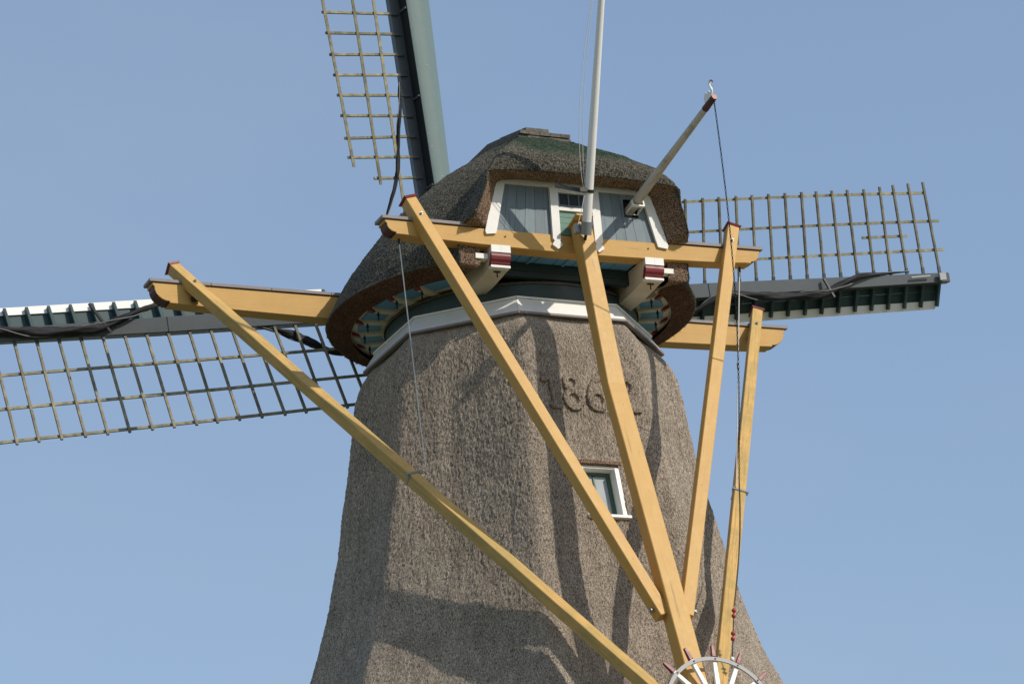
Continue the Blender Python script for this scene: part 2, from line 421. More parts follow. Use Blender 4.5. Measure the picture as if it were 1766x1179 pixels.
# year in thick thatch letters on the facet
def stroke_digit(d):
    A = []
    def arc(cx, cy, rx, ry, a0, a1, n=14):
        return [(cx+rx*math.cos(rad(a0+(a1-a0)*i/n)), cy+ry*math.sin(rad(a0+(a1-a0)*i/n))) for i in range(n+1)]
    if d == '1': A = [[(-.15, .20), (0, .30), (.02, -.30)], [(-.05, -.30), (.09, -.30)]]
    if d == '8': A = [arc(0, .165, .115, .135, 0, 360), arc(0, -.145, .145, .165, 0, 360)]
    if d == '6': A = [arc(.01, -.13, .145, .17, 0, 360), [(.12, .32), (0, .24), (-.09, .10), (-.135, -.08)]]
    if d == '2': A = [arc(0, .15, .13, .15, 160, -35)+[(-.16, -.28)], [(-.16, -.29), (.19, -.29)]]
    return A
def seg_dist(x, y, A):
    D = np.full(x.shape, 9.0)
    for pl in A:
        for (x0, y0), (x1, y1) in zip(pl[:-1], pl[1:]):
            dx, dy = x1-x0, y1-y0; L = dx*dx+dy*dy+1e-9
            t = np.clip(((x-x0)*dx+(y-y0)*dy)/L, 0, 1)
            D = np.minimum(D, np.hypot(x-x0-t*dx, y-y0-t*dy))
    return D
def facet_pt(t, z, off=0.0):
    """points of the smooth facet surface at tangent t, height z"""
    d = prof(z)*math.cos(math.pi/8)/ (0.5**(1/PN))*0+0  # placeholder, solved below
    azx = np.full(np.shape(t), FA)
    for _ in range(12):
        R = prof(z)*octa(azx); azx = FA+np.arcsin(np.clip(t/R, -.7, .7))
    R = prof(z)*octa(azx)
    dd = R*np.cos(azx-FA)+off
    return t[..., None]*FT+dd[..., None]*FN+np.stack([0*z, 0*z, z+ZO], -1)
for ch, tc_ in (('1', -.72), ('8', -.30), ('6', .20), ('2', .84)):
    nx, ny = 84, 126
    x = np.linspace(-.33, .33, nx); y = np.linspace(-.50, .50, ny)
    X, Y = np.meshgrid(x, y, indexing='ij')
    D = seg_dist(X/1.1, Y/1.08, stroke_digit(ch))*1.1+white(nx, ny, 2, 3)*.006
    wd = .066
    h = np.clip((wd-D)/.02, 0, 1)**.5*.072
    h = np.where(D < wd, h, 0)
    hh = h+(white(nx, ny, 1, 4)*.006+lump(nx, ny, 7, 12)*.004)
    Zc = Y-1.62
    Pn = facet_pt(X+tc_, Zc, hh-.012)
    Pn = Pn-np.stack([0*h, 0*h, h*.35], -1)             # reed ends droop
    kp = (D[:-1, :-1] < wd+.012)
    gg = GridMesh(); gg.add(Pn, (h[:-1, :-1] < .036).astype(int), kp)
    part('year_numeral', gg.mesh('year_numeral', [M_THATCH, M_CUT]), None, tower, 'raised thatch figure %s' % ch)

# tower window
sl_ = math.atan2(float(prof(np.array(-4.25))-prof(np.array(-3.12)))*.951, 1.13)
wc = facet_pt(np.array([.01]), np.array([-3.685]))[0]
Uw = Vector((-FN[0]*math.sin(sl_), -FN[1]*math.sin(sl_), math.cos(sl_))); Tw = Vector(FT); Nw = Tw.cross(Uw)
if Nw.dot(Vector(FN)) < 0: Nw = -Nw
WC = Vector(wc)
def wpt(x, y, n): return WC+Tw*x+Uw*y+Nw*n
def wbox(b, x0, x1, y0, y1, n0, n1, c=.004, mi=0):
    b.beam(wpt((x0+x1)/2, y0, (n0+n1)/2), wpt((x0+x1)/2, y1, (n0+n1)/2), x1-x0, n1-n0, Nw, c=c, mi=mi)
HX, HY = .40, .575
win = MB()                                              # white outer casing
wbox(win, -HX, -HX+.07, -HY+.05, HY-.06, -.30, .0)
wbox(win, HX-.09, HX, -HY+.05, HY-.06, -.30, .02)
wbox(win, -HX, HX, HY-.058, HY, -.30, -.04)
w_o = part('window', win, M_WHITE, tower, 'small white framed window with green sash in the thatch')
b = MB(); wbox(b, -HX-.02, HX+.04, -HY-.01, -HY+.048, -.30, .10); part('sill', b, M_WHITE, w_o)
b = MB()
for x0, x1, y0, y1 in ((-HX+.075, -HX+.12, -HY+.055, HY-.065), (HX-.165, HX-.095, -HY+.055, HY-.065), (-HX+.122, HX-.167, -HY+.055, -HY+.13), (-HX+.122, HX-.167, HY-.12, HY-.065)):
    wbox(b, x0, x1, y0, y1, -.27, -.20)
wbox(b, -.055, -.02, -HY+.132, HY-.122, -.262, -.215)
part('sash', b, M_SASH, w_o)
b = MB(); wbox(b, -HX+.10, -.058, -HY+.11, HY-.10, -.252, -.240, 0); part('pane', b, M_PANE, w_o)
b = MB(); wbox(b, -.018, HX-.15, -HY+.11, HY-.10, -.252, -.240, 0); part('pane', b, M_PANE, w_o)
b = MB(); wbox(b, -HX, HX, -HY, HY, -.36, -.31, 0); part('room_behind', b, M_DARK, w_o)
# reveal of cut reed around the opening
b = MB()
wbox(b, -HX-.06, HX+.07, HY+.003, HY+.07, -.34, .045, .02); wbox(b, -HX-.07, -HX-.003, -HY-.03, HY, -.34, .0, .01); wbox(b, HX+.003, HX+.07, -HY-.03, HY, -.34, -.02, .01); wbox(b, -HX-.06, HX+.06, -HY-.09, -HY-.014, -.34, .02, .01)
part('thatch_reveal', b, M_CUT, w_o)

# ------------------------------------------------------------------ cap
cf = Cap((0, 0, .75))
cap = cf.thing('windmill_upperworks', 'dark thatched windmill cap with a boarded grey-blue rear gable', 'windmill cap')
def cap_loops():
    rows = []                                            # (outer) (inner rim) (top) (bulge vector)
    def ridge_z(r): return np.interp(r, [-2.4, -1.5, -.5, 1.2, 2.3], [4.05, 4.36, 4.40, 4.17, 3.92])
    # right rear end -> front -> left rear end
    for a in np.linspace(40.5, 319.5, 71):
        t = rad(a); sn, cs = math.sin(t), math.cos(t)     # az from rear (+r) to the right (+s)
        O = (3.70*sn, 3.70*cs, .93); I = (3.20*sn, 3.20*cs, .79)
        rr = float(np.clip(3.1*cs, -2.3, 2.25)); k = min(1, abs(sn)*1.6)
        T = (.55*np.sign(sn)*k, rr, float(ridge_z(rr)))
        B = (.46*sn, .46*cs, .46)
        rows.append((O, I, T, B, O, (0, 0, 0)))
    left = []
    def K(o, i, t, b, k, w): left.append((o, i, t, b, k, (w, 0, 0)))
    RR, RZ_ = 2.25, 3.93
    K((-2.42, 3.20, .74), (-1.97, 3.17, .73), (-.52, RR-.05, RZ_), (-.30, .05, .34), (-2.3, 3.0, 1.2), 0)
    K((-2.42, 3.22, 1.12), (-1.96, 3.19, 1.12), (-.52, RR-.05, RZ_), (-.26, .05, .30), (-2.3, 3.0, 1.4), 0)
    K((-2.42, 3.22, 1.46), (-1.95, 3.19, 1.46), (-.52, RR-.05, RZ_), (-.25, .05, .28), (-2.3, 3.0, 1.6), 0)
    K((-2.30, 3.58, 1.53), (-1.89, 3.39, 1.47), (-.52, RR-.05, RZ_), (-.24, .06, .27), (-2.25, 3.34, 1.80), .3)
    K((-2.24, 3.71, 1.60), (-1.86, 3.39, 1.56), (-.52, RR-.04, RZ_), (-.22, .07, .24), (-2.18, 3.48, 1.90), .5)
    K((-2.14, 3.80, 1.84), (-1.78, 3.39, 1.80), (-.52, RR-.03, RZ_), (-.18, .10, .20), (-2.04, 3.60, 2.10), .7)
    K((-2.04, 3.86, 2.12), (-1.68, 3.39, 2.14), (-.52, RR-.02, RZ_), (-.12, .08, .12), (-1.93, 3.68, 2.46), .9)
    K((-2.04, 3.90, 2.39), (-1.60, 3.39, 2.39), (-.52, RR, RZ_), (-.06, .04, .06), (-1.76, 3.72, 2.76), 1)
    K((-1.72, 3.91, 2.44), (-1.50, 3.40, 2.44), (-.50, RR, RZ_), (-.02, .02, .02), (-1.58, 3.76, 2.86), 1)
    K((-1.3, 3.92, 2.465), (-1.2, 3.46, 2.46), (-.42, RR, RZ_), (0, .01, .02), (-1.2, 3.79, 2.89), 1)
    K((-.7, 3.92, 2.48), (-.7, 3.46, 2.46), (-.25, RR, RZ_), (0, .01, .02), (-.65, 3.79, 2.90), 1)
    K((-.2, 3.92, 2.48), (-.2, 3.46, 2.46), (-.08, RR, RZ_), (0, .01, .02), (-.2, 3.79, 2.90), 1)
    mirror = [tuple((-q[0]*(1.0 if iq in (0, 4) and q[2] > 1.7 and q[1] > 3.3 else 1.0), q[1], q[2]) for iq, q in enumerate(row[:5]))+(row[5],) for row in left][::-1]
    return rows+left+mirror+[rows[0]]
LO = np.array(cap_loops())                               # [n,4,3]
seg = np.linalg.norm(np.diff(LO[:, 0], axis=0), axis=1)*.6+np.linalg.norm(np.diff(LO[:, 1], axis=0), axis=1)*.4
cum = np.concatenate([[0], np.cumsum(seg)]); NU = 900
uu = np.linspace(0, cum[-1], NU)
LU = np.stack([np.stack([np.interp(uu, cum, LO[:, i, j]) for j in range(3)], -1) for i in range(6)], 1)
def csmooth(A, k):                                       # smooth along the closed loop
    X = A[:-1]; out = sum(np.roll(X, i, 0) for i in range(-k, k+1))/(2*k+1)
    return np.concatenate([out, out[:1]])
LU = np.stack([csmooth(LU[:, i], 2) for i in range(6)], 1)
O, I, T, B = LU[:, 0], LU[:, 1], LU[:, 2], LU[:, 3]
tv = np.linspace(0, 1, 190)[None, :, None]
Cc = (O+T)/2+B*1.0
surf = (1-tv)**2*O[:, None]+2*tv*(1-tv)*Cc[:, None]+tv**2*T[:, None]
KK = LU[:, 4][:, None]; KW = LU[:, 5, 0][:, None, None]; TS = .24
ta = np.clip(tv/TS, 0, 1); tb = np.clip((tv-TS)/(1-TS), 0, 1)
two = np.where(tv < TS, O[:, None]*(1-ta)+KK*ta+np.array([0, .05, 0])*np.sin(ta*math.pi), KK*(1-tb)+T[:, None]*tb+B[:, None]*np.sin(tb*math.pi)*.5)
for _ in range(10): two[:, 1:-1] = (two[:, :-2]+two[:, 1:-1]+two[:, 2:])/3
surf = surf*(1-KW)+two*KW
# rounded lip from the underside to the outer surface
d1 = surf[:, 1]-surf[:, 0]; d1 /= np.linalg.norm(d1, axis=1, keepdims=True)
nl = 26; lv = np.linspace(0, 1, nl)[None, :, None]
rimc = I[:, None]*(1-lv)+O[:, None]*lv
rim = rimc+(O-d1*.022-O)[:, None]*np.sin(lv*math.pi)**1*1.0
full = np.concatenate([rim[:, :-1], surf], 1)            # [NU, nl-1+190, 3]
n = normals(full)
NVt = full.shape[1]
rel = white(NU, NVt, 1, 2)*.0045+white(NU, NVt, 2, 5)*.002+lump(NU, NVt, 7, 9)*.0035+lump(NU, NVt, 40, 40)*.016
fade = np.ones(NVt); fade[:4] = np.linspace(0, .8, 4); fade[-8:] = np.linspace(1, .2, 8)
full = full+n*(rel*fade[None])[..., None]
full[-1] = full[0]
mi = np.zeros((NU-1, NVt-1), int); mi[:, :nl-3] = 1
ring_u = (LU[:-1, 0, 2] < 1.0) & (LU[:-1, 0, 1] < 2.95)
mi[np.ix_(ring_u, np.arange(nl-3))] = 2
loc = np.stack([full[..., 0], -full[..., 1], full[..., 2]-.75], -1)
gm = GridMesh(); gm.add(loc, mi)
# closing strip over the ridge and an inner lining so that nothing shows through
ctr = np.stack([T[:, 0]*0, np.clip(-T[:, 1], -2.2, 2.2), T[:, 2]-.75+.0], -1)
gm.add(np.stack([loc[:, -1], ctr], 1), 0)
Il = np.stack([I[:, 0], -I[:, 1], I[:, 2]-.75], -1)
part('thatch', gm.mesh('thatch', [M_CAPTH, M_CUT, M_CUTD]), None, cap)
# straws that stand out of the cap's lower edge and give it a ragged outline
st = MB()
for _ in range(5200):
    i = random.randrange(NU-1); lvv = random.random()
    p = Vector(loc[i, 2+int(lvv*(nl+4))]); nn = n[i, 2+int(lvv*(nl+4))]
    out_ = Vector((nn[0], -nn[1], nn[2]))
    if out_.dot(p-Vector((0, 0, 1.5))) < 0: out_ = -out_
    dd = (Vector((-d1[i][0], d1[i][1], -d1[i][2]))+Vector((random.gauss(0, .35), random.gauss(0, .35), random.gauss(0, .35)))).normalized()
    L = random.uniform(.02, .055); w = out_.cross(dd)
    if w.length < .01: continue
    w = w.normalized()*.0035; p0 = p-dd*.01
    e = p0+dd*L+out_*random.uniform(-.005, .012)
    st.add([p0-w, p0+w, e+w*.8, e-w*.8], [(0, 1, 2, 3)])
me = bpy.data.meshes.new('loose_straw'); me.from_pydata(st.v, [], st.f); me.materials.append(M_CAPTH)
o = part('loose_straw', me, None, cap); o['kind'] = 'stuff'

# ridge boards
def cpb(b, s0, s1, r0, r1, za0, za1, zb0, zb1, mi=0):
    """box over s0..s1, r0..r1; bottom/top heights at r0 (za) and at r1 (zb)"""
    pts = [cf(s0, r0, za0), cf(s1, r0, za0), cf(s1, r0, za1), cf(s0, r0, za1), cf(s0, r1, zb0), cf(s1, r1, zb0), cf(s1, r1, zb1), cf(s0, r1, zb1)]
    b.add(pts, [(0, 1, 2, 3), (7, 6, 5, 4), (0, 4, 5, 1), (1, 5, 6, 2), (2, 6, 7, 3), (3, 7, 4, 0)], mi)
for r0, r1, za, zb in ((2.33, .75, 3.955, 4.31), (.74, -1.9, 4.315, 4.36)):
    for j, (s0, s1) in enumerate(((-.54, -.335), (-.327, -.11), (-.102, .11), (.118, .335), (.343, .54))):
        e = random.uniform(-.02, .02) if r0 > 1 else 0
        b = MB(); cpb(b, s0, s1, r0+e, r1, za, za+.075, zb, zb+.075); part('ridge_board', b, M_RIDGE, cap)
    b = MB(); cpb(b, -.56, .56, r0-.03, r1, za-.085, za-.008, zb-.085, zb-.008); part('ridge_board', b, M_RIDGE, cap)
b = MB(); cpb(b, -.28, .12, 2.10, .9, 4.085, 4.13, 4.353, 4.40); cpb(b, -.33, .16, 2.16, .9, 4.105, 4.175, 4.405, 4.475); part('ridge_board', b, M_RIDGE, cap, 'raised upper ridge board')

# gable boards, behind a white frame
RG = 3.335
def quad_prism(b, pts, r0, r1, mi=0):
    """polygon pts (s,z) extruded between depths r0 (rear face) and r1"""
    b.loft([[cf(s, r0, z) for s, z in pts], [cf(s, r1, z) for s, z in pts]], mi)
def trap_boards(sA0, sA1, sB0, sB1, z0, z1, nb, name, mat, seam=None):
    """vertical boards between the bottom (sA0..sA1) and top (sB0..sB1)"""
    for k in range(nb):
        a, c_ = k/nb, (k+1)/nb; gp = .006
        x0 = sA0+(sA1-sA0)*a+gp/2; x1 = sA0+(sA1-sA0)*c_-gp/2
        y0 = sB0+(sB1-sB0)*a+gp/2; y1 = sB0+(sB1-sB0)*c_-gp/2
        b = MB(); e = random.uniform(-.004, .004)
        quad_prism(b, [(x0, z0), (x1, z0), (y1, z1), (y0, z1)], RG+e, RG-.03)
        part(name, b, mat, cap)
trap_boards(-1.72, -.43, -1.50, -.43, 1.43, 2.48, 6, 'gable_board', M_GABLE)
# right panel leaves a square hole where the hoist pole comes out
HS = (1.06, 1.37, 1.93, 2.30)
for k in range(6):
    a, c_ = k/6, (k+1)/6
    x0 = .43+1.29*a+.003; x1 = .43+1.29*c_-.003; y0 = .43+1.07*a+.003; y1 = .43+1.07*c_-.003
    e = random.uniform(-.004, .004)
    def at(z, l): return (x0+(y0-x0)*(z-1.43)/1.05) if l else (x1+(y1-x1)*(z-1.43)/1.05)
    b = MB(); m0, m1 = HS[2], HS[3]
    if at(2.1, False) > HS[0] and at(2.1, True) < HS[1]:
        l, r_ = at(m0, True), at(m0, False)
        quad_prism(b, [(x0, 1.43), (x1, 1.43), (at(m0, 0), m0), (at(m0, 1), m0)], RG+e, RG-.03)
        quad_prism(b, [(at(m1, 1), m1), (at(m1, 0), m1), (y1, 2.48), (y0, 2.48)], RG+e, RG-.03)
        if l < HS[0]: quad_prism(b, [(at(m0, 1), m0), (HS[0], m0), (HS[0], m1), (at(m1, 1), m1)], RG+e, RG-.03)
        if r_ > HS[1]: quad_prism(b, [(HS[1], m0), (at(m0, 0), m0), (at(m1, 0), m1), (HS[1], m1)], RG+e, RG-.03)
    else:
        quad_prism(b, [(x0, 1.43), (x1, 1.43), (y1, 2.48), (y0, 2.48)], RG+e, RG-.03)
    part('gable_board', b, M_GABLE, cap)
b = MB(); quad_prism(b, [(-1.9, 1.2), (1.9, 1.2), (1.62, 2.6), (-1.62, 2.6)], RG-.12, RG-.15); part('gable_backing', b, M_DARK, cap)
# frame members
def member(pts, r0=3.40, name='gable_frame', label=None):
    b = MB(); quad_prism(b, pts, r0, RG+.006); return part(name, b, M_WHITE, cap, label)
for sg in (-1, 1):
    f = lambda L: [(sg*a, z_) for a, z_ in L]
    member(f([(1.92, 1.37), (1.90, 1.31), (1.70, 1.335), (1.665, 1.46), (1.44, 2.39), (1.65, 2.39)]), 3.405)      # raking post
    member(f([(.515, 2.387), (.345, 2.387), (.36, 1.33), (.385, 1.285), (.34, 1.235), (.33, 1.20), (.43, 1.12), (.54, 1.20), (.53, 1.235), (.49, 1.285), (.525, 1.33)]), 3.41)  # mullion with a pointed foot
member([(-1.66, 2.393), (1.66, 2.393), (1.60, 2.60), (-1.60, 2.60)], 3.40)
# centre window
b = MB(); quad_prism(b, [(-.342, 2.30), (.342, 2.30), (.342, 2.387), (-.342, 2.387)], 3.385, RG); part('window_head', b, M_WHITE, cap)
b = MB(); quad_prism(b, [(-.342, 1.93), (.342, 1.93), (.342, 2.0), (-.342, 2.0)], 3.395, RG); part('window_rail', b, M_WHITE, cap)
wo = MB()
for s0, s1, z0, z1 in ((-.34, .34, 2.002, 2.06), (-.34, -.30, 2.062, 2.298), (.30, .34, 2.062, 2.298), (-.118, -.098, 2.062, 2.298), (.098, .118, 2.062, 2.298)):
    quad_prism(wo, [(s0, z0), (s1, z0), (s1, z1), (s0, z1)], 3.36, 3.32)
wf = part('window', wo, M_GABLE, cap, 'three-light window in the middle of the gable')
for s0, s1 in ((-.30, -.118), (-.098, .098), (.118, .30)):
    b = MB(); quad_prism(b, [(s0, 2.06), (s1, 2.06), (s1, 2.30), (s0, 2.30)], 3.335, 3.328); part('pane', b, M_PANED, wf)
for k in range(4):
    b = MB(); z0 = 1.44+k*.122; quad_prism(b, [(-.342, z0+.002), (.342, z0+.002), (.342, z0+.119), (-.342, z0+.119)], 3.352+random.uniform(-.003, .003), 3.31); part('green_panel_board', b, M_DOORG, cap)
# curb, soffit boards and beams under the eaves
b = MB(); N = 96
def ringpts(rr, z): return [cf(rr*math.sin(2*math.pi*k/N), rr*math.cos(2*math.pi*k/N), z) for k in range(N)]
b.loft([ringpts(2.46, .30), ringpts(2.50, .42), ringpts(2.52, .743)], 0, True, False)
b.loft([ringpts(2.545, .745), ringpts(2.545, .80), ringpts(2.40, .80)], 1, True, False)
part('curb_ring', b, [M_CURB, M_RIDGE], cap)
# blue soffit boards, one between each pair of ceiling beams
STEP = 360/27
def sector(b, a0, a1, r0, r1, z0, z1, th, mi=0):
    P_ = []
    for a, r_ in ((a0, r0), (a1, r0), (a1, r1), (a0, r1)):
        P_.append((r_*math.sin(rad(a)), r_*math.cos(rad(a)), z0 if r_ == r0 else z1))
    b.loft([[cf(*p) for p in P_], [cf(p[0], p[1], p[2]+th) for p in P_]], mi)
SA = [61+STEP*k for k in range(-1, 19)]
for a in SA:
    if 42 < a < 318:
        b = MB(); sector(b, a+1.6, a+STEP-1.6, 2.60, 3.06, .868, .868, .02); part('soffit_board', b, M_BLUEW, cap)
        t = rad(a); d_ = Vector((math.sin(t), -math.cos(t), 0))
        b = MB()
        w = .155
        # beam with an ogee end; side view profile along the radius
        pr = [(2.45, .815), (3.02, .815), (3.06, .85), (3.12, .88), (3.17, .90), (3.24, .93), (3.24, 1.0), (2.45, 1.0)]
        o0 = cf(0, 0, 0); side = Vector((d_.y, -d_.x, 0))
        b.prism(pr, o0, d_, (0, 0, 1), side, -w/2, w/2)
        bo = part('eaves_beam', b, M_CREAM, cap)
        b = MB(); pr2 = [(3.005, .796), (3.055, .842), (3.115, .872), (3.165, .892), (3.175, .86), (3.13, .825), (3.09, .80), (3.05, .785)]
        b.prism(pr2, o0, d_, (0, 0, 1), side, -w*.34, w*.34); part('beam_end', b, M_MAROON, bo)
        b = MB(); pc = o0+d_*2.93+Vector((0, 0, .80)); b.tube([pc+Vector((0, 0, .02)), pc-Vector((0, 0, .16))], .016, 6); b.tube([pc-Vector((0, 0, .03)), pc-Vector((0, 0, .06))], .03, 6); part('bolt', b, M_DKMET, bo)
for q0, q1, y0, y1 in ((3.06, 3.26, .885, .92), (2.45, 2.60, .862, .862)):
    b = MB(); arcs = []
    for a0 in np.arange(44, 316.1, 4.0):
        sn, cs = math.sin(rad(a0)), math.cos(rad(a0))
        arcs.append([cf(q0*sn, q0*cs, y0), cf(q1*sn, q1*cs, y1), cf(q1*sn, q1*cs, y1+.05), cf(q0*sn, q0*cs, y0+.05)])
    b.loft(arcs); part('soffit_edge_board', b, M_CREAM, cap)

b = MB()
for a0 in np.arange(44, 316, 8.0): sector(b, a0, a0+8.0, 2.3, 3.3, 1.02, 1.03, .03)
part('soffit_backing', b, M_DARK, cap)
# beams that carry the tail: white consoles at the rear
for sg in (-1, 1):
    lo, hi = (1.41, 1.81)
    b = MB()
    pr = [(3.30, 1.115), (3.30, .965), (3.26, .93), (3.22, .86), (3.19, .79), (3.17, .735), (3.17, .69), (2.45, .63), (1.6, .62), (1.6, 1.10), (3.0, 1.10)]
    b.prism(pr, cf(0, 0, 0), (0, -1, 0), (0, 0, 1), (sg, 0, 0), lo, hi)
    cb = part('carrying_beam', b, M_CREAM, cap, 'white beam end with a red roll moulding under the crossbeam')
    for u in (0, 1):
        b = MB(); x0 = sg*(lo+.2*u+.002); x1 = sg*(lo+.2*u+.198)
        b.box(tuple(cf(min(x0, x1), 3.365, .972)), tuple(cf(max(x0, x1), 3.302, 1.12)), c=.004) if False else quad_prism(b, [(x0, .972), (x1, .972), (x1, 1.12), (x0, 1.12)], 3.365, 3.302)
        part('end_block', b, M_WHITE, cb)
    b = MB(); pr = [(3.302, .964), (3.345, .955), (3.36, .90), (3.345, .84), (3.305, .79), (3.30, .768), (3.27, .735), (3.18, .735), (3.2, .79), (3.24, .88)]
    b.prism(pr, cf(0, 0, 0), (0, -1, 0), (0, 0, 1), (sg, 0, 0), lo+.004, hi-.004); part('red_moulding', b, M_MAROON, cb)
    b = MB(); pr = [(3.30, .733), (3.30, .69), (3.172, .69), (3.172, .733)]
    b.prism(pr, cf(0, 0, 0), (0, -1, 0), (0, 0, 1), (sg, 0, 0), lo, hi); part('moulding_foot', b, M_WHITE, cb)
    b = MB(); p = cf(sg*1.61, 3.10, .69); b.tube([p+Vector((0, 0, .03)), p-Vector((0, 0, .13))], .014, 6); b.beam(p+Vector((-.07, 0, -.02)), p+Vector((.07, 0, -.02)), .03, .02, (0, 0, 1), c=0); part('bolt', b, M_DKMET, cb)
    b = MB(); o0 = cf(sg*1.95, 3.13, .93); b.box(tuple(o0-Vector((.13, .09, .055))), tuple(o0+Vector((.13, .09, .055))), c=.006); part('side_block', b, M_WHITE, cb)
b = MB(); b.box(tuple(cf(-1.405, 2.60, .825)), tuple(cf(1.405, 2.45, .945)), c=.006); part('tie_beam', b, M_GREEN, cap)
b = MB(); b.box(tuple(cf(-1.405, 2.605, .95)), tuple(cf(1.405, 2.45, 1.115)), c=.006); part('tie_beam', b, M_GREEN, cap)
for k in range(7):
    b = MB(); s0 = -1.40+k*.4; b.box(tuple(cf(s0+.005, 3.0, 1.122)), tuple(cf(s0+.39, 2.3, 1.15)), c=.003); part('underfloor_board', b, M_BLUEW, cap)
for k in (-.75, .0, .72):
    b = MB(); b.beam(cf(k, 3.0, 1.105), cf(k, 2.4, 1.105), .05, .03, (0, 0, 1), c=0); part('underfloor_batten', b, M_BLUEW, cap)

# ------------------------------------------------------------------ tail frame
tf = Cap((0, 6.6, -8.0))
tail = tf.thing('tail_frame', 'ochre tail frame of crossbeams, long braces and a thick tail pole', 'tail frame')
def crossbeam(name, half, r0, r1, zt, zb_mid, zb_end, lead, label, leadz):
    """side profile in (s,z) with quarter-round ends, extruded from r0 (rear) to r1"""
    top, bot = [], []
    for k in range(25):
        s = -half+2*half*k/24; f = abs(s)/half
        top.append((s, zt-.03+.03*f*f))
    e = .30
    rq = (zt-.075)-(zb_end+.022)
    up_ = [(half, zt), (half, zt-.05), (half-.025, zt-.055)]
    up_ += [(half-.03-rq+rq*math.cos(rad(q)), zt-.075-rq*math.sin(rad(q))) for q in (0, 15, 30, 45, 60, 75, 90)]
    up_ += [(half-.035-rq, zb_end+.022), (half-.035-rq, zb_end-.012), (half-.32-rq*.3, zb_end-.015)]
    nU = len(up_); e0 = half-.32-rq*.3
    bot = list(up_)
    for k in range(1, 20):
        s = e0*(1-2*k/20); f = abs(s)/half
        bot.append((s, zb_mid+(zb_end-.015-zb_mid)*f**1.6))
    bot += [(-s, z) for s, z in up_[::-1]]
    pf = bot+[(s, z) for s, z in top[1:-1]]
    b = MB()
    nP = len(pf); c = .01
    def rg(r, ins):
        cx = sum(p[0] for p in pf)/nP
        return [tf(s*(1-ins/half), r, z-(ins if z > (zt+zb_mid)/2 else -ins)) for s, z in pf]
    rings = [rg(r0, c), rg(r0-c, 0), rg(r1+c, 0), rg(r1, c)]
    vs = [p for r_ in rings for p in r_]; fs = []; mis = []
    for k in range(3):
        for i in range(nP):
            j = (i+1) % nP
            b.add([rings[k][i], rings[k][j], rings[k+1][j], rings[k+1][i]], [(0, 1, 2, 3)], 1 if (k == 1 and (2 <= i < nU-2 or nU+19+1 <= i < 2*nU+19-3)) else 0)
    b.add(rings[0], [tuple(range(nP))]); b.add(rings[-1], [tuple(range(nP))[::-1]])
    ob = part(name, b, [M_YEL, M_MAROOND], tail, label)
    for s0, s1 in lead:
        L = abs(s1-s0); npc = max(1, round(L/1.3))
        for q in range(npc):
            x0 = s0+(s1-s0)*q/npc; x1 = s0+(s1-s0)*(q+1)/npc
            f0, f1 = abs(x0)/half, abs(x1)/half
            z0 = zt-.02+.02*f0*f0+leadz; z1 = zt-.02+.02*f1*f1+leadz
            bb = MB(); d_ = .004 if x1 > x0 else -.004
            bb.beam(tf(x0+d_, (r0+r1)/2, z0+.036), tf(x1-d_, (r0+r1)/2, z1+.036), abs(r0-r1)+.07, .066, (0, 0, 1), c=.006)
            part('lead_covering', bb, M_LEAD, ob)
    return ob
crossbeam('crossbeam', 3.93, 3.36, 3.02, 1.455, 1.07, 1.185, ((-2.2, -4.0), (2.15, 4.0)), 'short ochre crossbeam under the gable', .004)
crossbeam('crossbeam', 6.98, -1.40, -1.76, 1.735, 1.20, 1.335, ((-2.0, -7.05), (2.0, 7.05)), 'long ochre crossbeam behind the cap', .004)
for sg in (-1, 1):
    b = MB(); b.tube([tf(sg*1.5, 3.36, 1.30), tf(sg*1.5, 3.375, 1.30)], .018, 6); part('bolt_head', b, M_DKMET, tail)
# tail pole, square and slightly bent
rr = [(1.56, 3.765, .27, .40), (1.2, 3.84, .28, .40), (.7, 3.93, .30, .36), (-1.93, 4.515, .36, .30), (-5.88, 5.915, .37, .36), (-8.17, 6.70, .37, .40), (-10.2, 7.42, .37, .42)]
b = MB(); rings = []
for k, (z, r_, w, d_) in enumerate(rr):
    c = .014
    a, bb_ = w/2, d_
    pts = [(-a+c, 0), (a-c, 0), (a, c), (a, bb_-c), (a-c, bb_), (-a+c, bb_), (-a, bb_-c), (-a, c)]
    rings.append([tf(x, r_-y, z+y*.28) for x, y in pts])
b.loft(rings); tp = part('tail_pole', b, M_YEL, tail, 'thick square tail pole in the middle')
b = MB(); b.beam(tf(0, 3.555, 1.625), tf(0, 3.545, 1.665), .36, .50, (0, -1, .22), c=.012); part('pole_cap', b, M_YELW, tp)
def brace(top, bot, w, d, label, mat, capm, bolt_t=(.045,), twist=0.0):
    p0, p1 = tf(*top), tf(*bot); ax = (p1-p0).normalized()
    rear = Vector((0, -1, 0)); rear = (rear-ax*rear.dot(ax)).normalized()
    rear = Matrix.Rotation(twist, 3, ax) @ rear
    b = MB(); b.beam(p0, p1, w, d, rear, c=.011); ob = part('brace', b, mat, tail, label)
    b = MB(); b.beam(p0-ax*.045, p0+ax*.004, w+.065, d+.065, rear, w+.025, d+.025, c=.008)
    part('brace_cap', b, M_MAROON, ob)
    for t in bolt_t:
        q = p0+(p1-p0)*t+rear*(d/2)
        b = MB(); b.tube([q, q+rear*.012], .036, 10, smooth=False); b.tube([q+rear*.012, q+rear*.05], .022, 6, smooth=False); part('bolt', b, M_STEEL, ob)
    return ob, p0, p1, ax, rear
TWL, TWS = 18, 8
